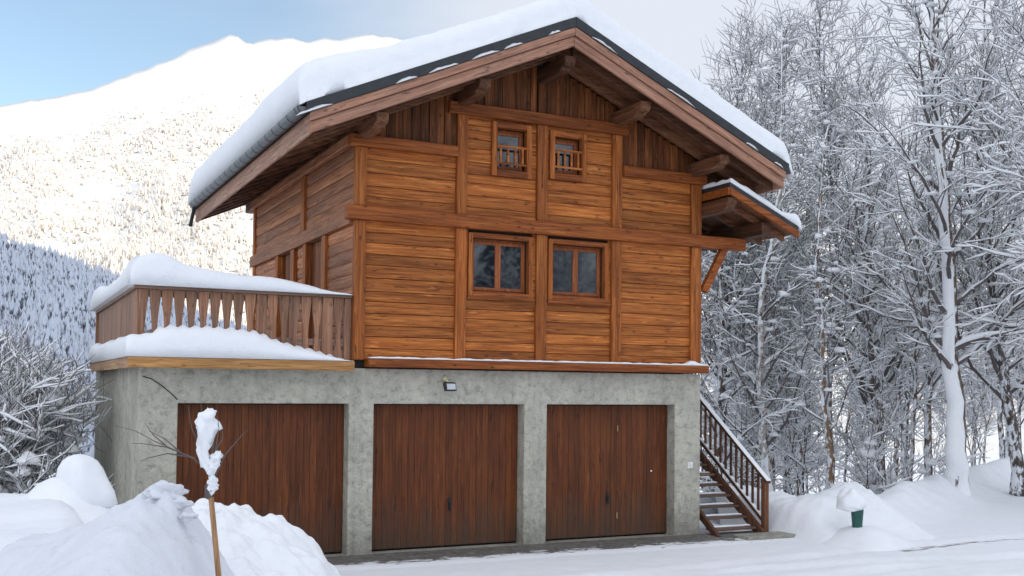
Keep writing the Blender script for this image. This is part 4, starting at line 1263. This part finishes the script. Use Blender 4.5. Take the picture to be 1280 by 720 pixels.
# ------------------------------------------------------------------ trees
class Tree:
    def __init__(s, seed):
        s.r = random.Random(seed); s.trunk = MB(); s.crown = MB(); s.snow = MB()
    def put_snow(s, pts, rad, k_=1.0, floor=0.0135):
        """snow lying on top of a limb: lumpy ridge, thick where the limb is level"""
        r = s.r; run = []
        n = len(pts)
        for i in range(n):
            d = (pts[min(i+1, n-1)]-pts[max(i-1, 0)])
            if d.length < 1e-6: d = Vector((0, 0, 1))
            d = d.normalized(); hz = 1-abs(d.z)
            side = d.cross(Vector((0, 0, 1)))
            if side.length < 0.05: side = Vector((1, 0, 0))
            side.normalize()
            q = min(1.0, hz*1.9)*r.uniform(0.35, 1.5)*k_
            if i in (0, n-1): q *= 0.45
            w_ = (floor + rad[i]*1.05)*max(0.05, q); h = (floor*1.7 + rad[i]*1.5)*max(0.02, q)
            run.append((pts[i], side, w_, h, rad[i]))
        vs = []; fs = []
        for p, side, w_, h, ra in run:
            c = p + Vector((0, 0, ra*0.55))
            vs += [c-side*w_, c-side*w_*0.55+Vector((0, 0, h*0.8)), c+side*w_*0.55+Vector((0, 0, h*0.8)), c+side*w_]
        for i in range(len(run)-1):
            for k2 in range(4):
                a = i*4+k2; b = i*4+(k2+1) % 4
                fs.append((a, b, b+4, a+4))
        s.snow.add(vs, fs, 0.5)
    def limb(s, p, d, L, r0, n, up, wob, mb, sides, snow=1.0, r1=0.004):
        r = s.r; pts = [p.copy()]; rad = [r0]; d = d.normalized(); st = L/n
        for i in range(n):
            d = (d + Vector((r.gauss(0, wob), r.gauss(0, wob), r.gauss(0, wob)+up))).normalized()
            p = p + d*st; pts.append(p.copy()); rad.append(r0 + (r1-r0)*((i+1)/n)**0.8)
        mb.tube(pts, rad, sides, cap=False)
        if snow > 0: s.put_snow(pts, rad, snow)
        return pts, rad
    def branchlets(s, pts, rad, L, dens2, dens3, snow, lift=0.05):
        r = s.r; n = len(pts)-1
        m_ = max(2, int(L*dens2))
        for j in range(m_):
            t = 0.18 + 0.80*(j+r.random())/m_
            i = min(n-1, int(t*n)); f = t*n-i
            p = pts[i].lerp(pts[i+1], f); d = (pts[i+1]-pts[i]).normalized()
            ax = d.orthogonal().normalized(); ax.rotate(Matrix.Rotation(r.random()*2*PI, 3, d))
            d2 = d.copy(); d2.rotate(Matrix.Rotation(R(r.uniform(28, 62)), 3, ax))
            l2 = max(0.35, L*0.42*(1-0.6*t)*r.uniform(0.6, 1.3))
            ra = max(0.006, rad[i]*0.45)
            p2, r2 = s.limb(p, d2, l2, ra, 5, lift+0.02, 0.17, s.crown, 3, snow, 0.0035)
            k3 = max(2, int(l2*dens3))
            for q in range(k3):
                t3 = 0.12 + 0.86*(q+r.random())/k3
                i3 = min(4, int(t3*5)); p3 = p2[i3].lerp(p2[i3+1], t3*5-i3); d3 = (p2[i3+1]-p2[i3]).normalized()
                ax = d3.orthogonal().normalized(); ax.rotate(Matrix.Rotation(r.random()*2*PI, 3, d3))
                d3.rotate(Matrix.Rotation(R(r.uniform(25, 60)), 3, ax))
                s.limb(p3, d3, r.uniform(0.25, 0.75), 0.0048, 3, lift, 0.22, s.crown, 3, snow*(1 if r.random() < 0.75 else 0), 0.003)
    def grow(s, path, r0, nb, bl, start=0.25, inc=(26, 62), dens2=3.0, dens3=6.0, snow=1.0, blobs=30, sides=8, lift=0.07, plaster=0.0, top=0.02):
        r = s.r
        # smooth wandering trunk through the path
        pts = []
        seg = 5
        P_ = [path[0]*2-path[1]] + path + [path[-1]*2-path[-2]]
        for i in range(1, len(P_)-2):
            for q in range(seg):
                t = q/seg; a, b, c, d = P_[i-1:i+3]
                pts.append(0.5*((2*b)+(c-a)*t+(2*a-5*b+4*c-d)*t*t+(3*b-a-3*c+d)*t**3))
        pts.append(path[-1].copy())
        n = len(pts)-1
        for i in range(1, n): pts[i] += Vector((r.gauss(0, 0.03), r.gauss(0, 0.03), 0))
        rad = [max(top, r0*(1-i/n)**0.85 + 0.25*r0*math.exp(-i/n*22)) for i in range(n+1)]
        s.trunk.tube(pts, rad, sides, cap=True)
        L = sum((pts[i+1]-pts[i]).length for i in range(n))
        if plaster > 0:
            # snow blown against the windward side of the stem
            vs = []; fs = []; K = 11
            lim = int(n*plaster)
            for i in range(lim+1):
                for k_ in range(K):
                    a = R(168 + 48*max(0, 1-i/(0.35*n+1))) + R(-92+184*k_/(K-1)); 
                    q = rad[i]*(1.02 + 0.42*math.cos(R(-88+176*k_/(K-1)))*(0.75+0.5*mn.noise(Vector((i*0.9, k_*0.5, r0*50))))*(1-0.4*i/lim))
                    gap = mn.noise(Vector((i*0.45, k_*0.35, r0*90))) + 0.9*max(0, i/lim-0.45)
                    if k_ in (0, K-1) or i == lim or gap > 0.42: q = rad[i]*0.93
                    a += 0.35*mn.noise(Vector((i*0.6, 7, r0*30)))
                    vs.append(pts[i] + Vector((math.cos(a)*q, math.sin(a)*q, 0)))
            for i in range(lim):
                for k_ in range(K-1):
                    fs.append((i*K+k_, i*K+k_+1, (i+1)*K+k_+1, (i+1)*K+k_))
            s.snow.add(vs, fs, 0.5)
        az = r.random()*6.28
        for b in range(nb):
            t = start + (1-start)*((b+r.random())/nb)
            i = min(n-1, int(t*n)); p = pts[i].lerp(pts[i+1], t*n-i); ax_ = (pts[i+1]-pts[i]).normalized()
            az += 2.4 + r.uniform(-0.5, 0.5)
            ic = R(r.uniform(*inc))*(1-0.35*(t-start)/(1-start))
            d = Vector((math.cos(az)*math.sin(ic), math.sin(az)*math.sin(ic), math.cos(ic)))
            l1 = bl*(1-0.68*(t-start)/(1-start))*r.uniform(0.6, 1.2)
            p1, r1 = s.limb(p, d, l1, max(0.012, rad[i]*r.uniform(0.35, 0.5)), 9, lift*0.8, 0.145, s.crown, 5, snow)
            s.branchlets(p1, r1, l1, dens2, dens3, snow, lift)
            for _ in range(int(blobs/nb*2*r.random()+0.5)):
                q = p1[r.randrange(1, 6)]; k_ = r.uniform(0.03, 0.085)
                s.snow.blob(q+Vector((0, 0, k_*0.3)), k_*r.uniform(1, 2.4), k_*r.uniform(1, 2.4), k_, r.random()*50, 0.9, 7, 5)
        return s
    def stems(s, count, H, spread, r0, dens2=3.0, dens3=5.0, snow=1.3, blobs=20):
        """a many-stemmed shrub"""
        r = s.r
        for c in range(count):
            az = r.random()*6.28; ic = R(r.uniform(5, spread))
            d = Vector((math.cos(az)*math.sin(ic), math.sin(az)*math.sin(ic), math.cos(ic)))
            p = Vector((r.gauss(0, 0.25), r.gauss(0, 0.25), -0.1)); L = H*r.uniform(0.7, 1.1)
            p1, r1 = s.limb(p, d, L, r0*r.uniform(0.6, 1.1), 9, 0.05, 0.13, s.trunk, 5, snow)
            s.branchlets(p1, r1, L, dens2, dens3, snow, 0.12)
            for _ in range(int(blobs/count+r.random())):
                q = p1[r.randrange(2, 8)]; k_ = r.uniform(0.025, 0.08)
                s.snow.blob(q+Vector((0, 0, k_*0.3)), k_*r.uniform(0.9, 1.9), k_*r.uniform(0.9, 1.9), k_*1.3, r.random()*50, 1.0, 8, 6)
        return s
    def build(s, name, loc, label, cat, bark, group=None, rot=0.0):
        root = empty(name, loc, label, cat, group); root.rotation_euler.z = rot
        s.trunk.build('trunk', M[bark], root, smooth=True, local=True)
        s.crown.build('crown', M['twig'], root, smooth=True, local=True)
        s.snow.build('snow_cover', M['snow_twig'], root, smooth=True, local=True)
        return root
def dup(root, loc, rot, sc):
    c = root.copy(); COL.objects.link(c); c.location = loc; c.rotation_euler = (0, 0, rot); c.scale = (sc, sc, sc)
    for ch in root.children:
        q = ch.copy(); COL.objects.link(q); q.parent = c
    return c

def V(*a): return Vector(a)
# trees at the edge of the wood that one can tell apart
def edge_tree(seed, base, rel, r0, bark, label, **kw):
    b = Vector(base); b.z = ground_z(b.x, b.y)-0.15
    t = Tree(seed).grow([V(0, 0, 0)] + [V(*q) for q in rel], r0, **kw)
    return t.build('bare_tree', b, label, 'tree', bark)
edge_tree(1, (8.3, 2.3, 0), [(-0.05, 0, 1.6), (-0.2, 0, 3.6), (-0.45, 0.02, 7.2), (-0.55, 0.2, 9.6), (-0.8, 0, 12.5)], 0.21, 'bark_brown',
    'tall tree with white snow-plastered trunk rising from the roadside bank', nb=40, bl=4.6, start=0.28, plaster=0.72, blobs=110, dens2=3.2, dens3=8, snow=1.2)
edge_tree(2, (9.9, 6.2, 0), [(-0.1, 0, 2.4), (-0.25, 0.1, 5.0), (-0.3, 0, 8), (-0.1, 0.2, 11.5)], 0.17, 'bark_brown',
    'dark brown tree with rough broken bark left of the white trunk', nb=34, bl=4.0, start=0.22, blobs=90, dens2=3.3, dens3=8)
edge_tree(3, (6.4, 4.1, 0), [(0.05, 0, 1.4), (-0.12, 0, 3.0), (-0.22, 0, 4.6), (-0.2, 0.1, 7.0), (0.1, 0.1, 9.2)], 0.075, 'bark_tan',
    'slender tree with a tan orange trunk behind the snow bank', nb=20, bl=2.3, start=0.28, blobs=30)
edge_tree(4, (6.2, 5.6, 0), [(-0.2, 0, 1.6), (-0.35, 0.1, 3.6), (-0.4, 0, 6.0), (0.2, 0.1, 9.0), (0.3, 0.2, 12.5)], 0.13, 'bark_birch',
    'pale birch with peeling bark just right of the stairs', nb=28, bl=3.4, start=0.25, blobs=50, plaster=0.3)
edge_tree(5, (10.9, 2.9, 0), [(-0.25, 0, 1.7), (-0.55, 0, 3.4), (-0.9, 0.1, 5.6), (-1.0, 0.2, 8.4), (-0.7, 0.2, 12)], 0.15, 'bark',
    'dark leaning tree near the right edge beyond the road bank', nb=38, bl=4.6, start=0.25, blobs=120, dens2=3.3, dens3=8, snow=1.2)
edge_tree(6, (6.6, 8.3, 0), [(0.1, 0, 3), (0.25, 0, 6), (0.5, 0.1, 9), (0.7, 0, 13.2)], 0.13, 'bark',
    'tall thin tree whose fine crown stands above the right roof eave', nb=64, bl=4.6, start=0.33, blobs=80, snow=0.95, dens2=4.2, dens3=12, inc=(24, 58))
edge_tree(7, (9.6, -0.3, 0), [(0.15, 0, 2.2), (0.2, 0.1, 4.4), (-0.1, 0.1, 7.0), (-0.6, 0.2, 9.6), (-1.1, 0.2, 12)], 0.19, 'bark',
    'big spreading tree at the right edge with long snowy limbs reaching left', nb=36, bl=6.2, start=0.28, inc=(42, 82), blobs=160, snow=1.4, lift=0.03, dens2=3.2, dens3=8)
edge_tree(8, (5.2, 6.6, 0), [(0.05, 0, 2.0), (0.2, 0, 4.2), (0.3, 0.1, 7.0), (0.2, 0.1, 9.5)], 0.12, 'bark_brown',
    'brown stem with a snowy arching bough close behind the stair rail', nb=24, bl=3.2, start=0.2, inc=(40, 80), blobs=60, lift=0.01)

edge_tree(9, (9.3, 9.6, 0), [(0.1, 0, 3), (-0.1, 0, 7), (0.2, 0.1, 11), (0.5, 0, 14.5)], 0.12, 'bark',
    'tall frosted tree filling the gap of sky above the porch roof', nb=50, bl=4.4, start=0.3, blobs=70, snow=1.1, dens2=3.8, dens3=10, inc=(22, 55))
edge_tree(10, (11.3, 9.3, 0), [(-0.1, 0, 3.5), (0.2, 0, 7.5), (-0.2, 0.1, 11.5), (-0.5, 0, 15.5)], 0.13, 'bark_brown',
    'high frosted crown between the porch roof tree and the white trunk', nb=54, bl=5.0, start=0.3, blobs=80, snow=1.2, dens2=3.6, dens3=10, inc=(22, 58))
# the crowd of trees behind, copies of six grown kinds
protos = []
for i in range(9):
    rr = random.Random(50+i); H = rr.uniform(10, 15)
    lean = V(rr.uniform(-0.9, 0.9), rr.uniform(-0.6, 0.6), 0)
    slim = i >= 5
    if slim: H *= 0.72
    t = Tree(100+i).grow([V(0, 0, -0.3), V(0, 0, H*0.25)+lean*0.15, V(0, 0, H*0.55)+lean*0.6, V(0, 0, H)+lean], rr.uniform(0.035, 0.055) if slim else rr.uniform(0.08, 0.14),
        nb=18 if slim else 32+2*i, bl=rr.uniform(1.6, 2.3) if slim else rr.uniform(3.0, 4.0),
        start=0.22 + 0.06*(i % 3), inc=(16, 50), dens2=3.6, dens3=8 if slim else 9, snow=rr.uniform(1.3, 1.8), blobs=14 if slim else 40, lift=0.06)
    protos.append(t)
rg = random.Random(77)
places = []
tries = 0
while len(places) < 54 and tries < 20000:
    tries += 1
    px = rg.uniform(878, 1330); D = 24.0 + 30*rg.random()**1.1
    h = heading(px)
    x = CAM.x + D*math.sin(h)/math.cos(h-YAW); y = CAM.y + D*math.cos(h)/math.cos(h-YAW)
    if x < 1.5 or (x < 6 and y < 7) or (Vector((x, y))-EA).dot(EN) < 2.0: continue
    if any((x-a)**2+(y-b)**2 < (0.9 if D < 40 else 1.6) for a, b in places): continue
    places.append((x, y))
GRP = 'crowded trees deep in the snowy wood'
LAB = 'thin bare snow-dusted tree in the crowded wood behind the roadside trees'
roots = []
for i, (x, y) in enumerate(places):
    loc = Vector((x, y, ground_z(x, y)-0.1))
    if i < len(protos):
        roots.append(protos[i].build('bare_tree', loc, LAB, 'tree', ('bark', 'bark_brown', 'bark', 'bark_birch', 'bark', 'bark_brown', 'bark_tan', 'bark', 'bark_brown')[i], GRP, rg.random()*6.28))
    else:
        sc = rg.uniform(0.65, 1.15)
        dup(roots[rg.randrange(5) if rg.random() < 0.36 else 5+rg.randrange(4)], loc, rg.random()*6.28, sc)

# trees across the road, seen in the window panes
for i, (x, y) in enumerate(((6.5, -20), (9.5, -22), (12, -25), (8, -27), (14.5, -30), (4.5, -25), (11, -32), (17, -36), (7.5, -23), (10.5, -27), (13, -33), (5.5, -29))):
    q_ = dup(roots[i % len(roots)], Vector((x, y, ground_z(x, y)-0.1)), i*1.3, 0.9)
    tag(q_, 'bare snowy tree across the road, seen only as a reflection in the panes', 'tree', 'bare trees across the road')
# snowy spruces over there too: the dark shapes mirrored in the panes
spruce = conifer_mat('spruce_boughs', (0.75, 0.78, 0.83), (0.02, 0.03, 0.025), 0.62)
for i, (x, y, H) in enumerate(((8.6, -25.0, 12.0), (4.8, -21.5, 8.5), (14.5, -34.0, 15.0), (7.6, -31.0, 13.0))):
    z = ground_z(x, y)-0.1
    t = empty('spruce_tree', (x, y, z), 'dark snow-flecked spruce across the road, mirrored in a window pane', 'tree', 'spruces across the road')
    m = MB(); m.tube([(0, 0, 0), (0, 0, H*0.5), (0, 0, H*0.97)], [0.2, 0.12, 0.03], 7); m.build('trunk', M['bark'], t, local=True)
    m = MB(); rq = random.Random(i)
    for c in range(420):
        q = rq.random()**0.8; zz = H*(0.12+0.86*q); ln = (1-q)*H*0.24*rq.uniform(0.6, 1.1)+0.15; a = rq.random()*6.283
        d = Vector((math.cos(a), math.sin(a), 0)); sd2 = Vector((-d.y, d.x, 0)); p0 = Vector((0, 0, zz)); wd = ln*0.22+0.1
        b = len(m.v); tone_top = rq.uniform(0.2, 1.0)
        pts = [p0, p0+d*ln*0.6+sd2*wd+V(0, 0, -0.18*ln), p0+d*ln+V(0, 0, -0.38*ln), p0+d*ln*0.6-sd2*wd+V(0, 0, -0.18*ln), p0+d*ln*0.55+V(0, 0, 0.03*ln)]
        m.v += [tuple(v) for v in pts]; m.f += [(b, b+1, b+4), (b+1, b+2, b+4), (b+2, b+3, b+4), (b+3, b, b+4)]; m.t += [0.2, 0.1, tone_top, 0.1, tone_top]
    m.build('crown', spruce, t, local=True)
# low snow-bent saplings under them
sap = []
for i in range(3):
    sap.append(Tree(300+i).stems(7, 2.2, 42, 0.02, dens2=3.5, dens3=6, snow=1.35, blobs=24))
n_ = 0; first = []
GS = 'bushy undergrowth of the wood'; LS = 'low snow-loaded shrub on the floor of the wood'
while n_ < 12:
    px = rg.uniform(880, 1320); D = 22.5 + 22*rg.random()
    h = heading(px); x = CAM.x + D*math.sin(h)/math.cos(h-YAW); y = CAM.y + D*math.cos(h)/math.cos(h-YAW)
    if x < 2 or (x < 4.5 and y < 5) or (Vector((x, y))-EA).dot(EN) < 2.3: continue
    loc = Vector((x, y, ground_z(x, y)-0.05))
    if n_ < 3: first.append(sap[n_].build('shrub', loc, LS, 'shrub', 'bark', GS, rg.random()*6))
    else: dup(first[rg.randrange(3)], loc, rg.random()*6.28, rg.uniform(0.7, 1.5))
    n_ += 1

# shrubs left of the garage
LSH = [((-10.05, 3.2), 2.6, 'loaded shrub with slanting stems close against the garage side wall', 42),
       ((-10.9, 3.6), 2.7, 'tall snow-tufted bush at the very left edge', 43),
       ((-10.2, 5.6), 3.0, 'dense shrub with round snow pads behind the slanting stems', 44),
       ((-11.2, 7.4), 3.2, 'hindmost snowy bush on the left under the dark slope', 45),
       ((-9.6, 8.2), 3.0, 'snowy bush peeping out behind the garage back corner', 46)]
for (x, y), H, lab, sd_ in LSH:
    t = Tree(sd_).stems(36, H*0.84, 25, 0.020, dens2=4.5, dens3=12.0, snow=1.35, blobs=380)
    t.build('shrub', Vector((x, y, ground_z(x, y))), lab, 'shrub', 'bark')
print('faces', sum(len(m_.polygons) for m_ in bpy.data.meshes))
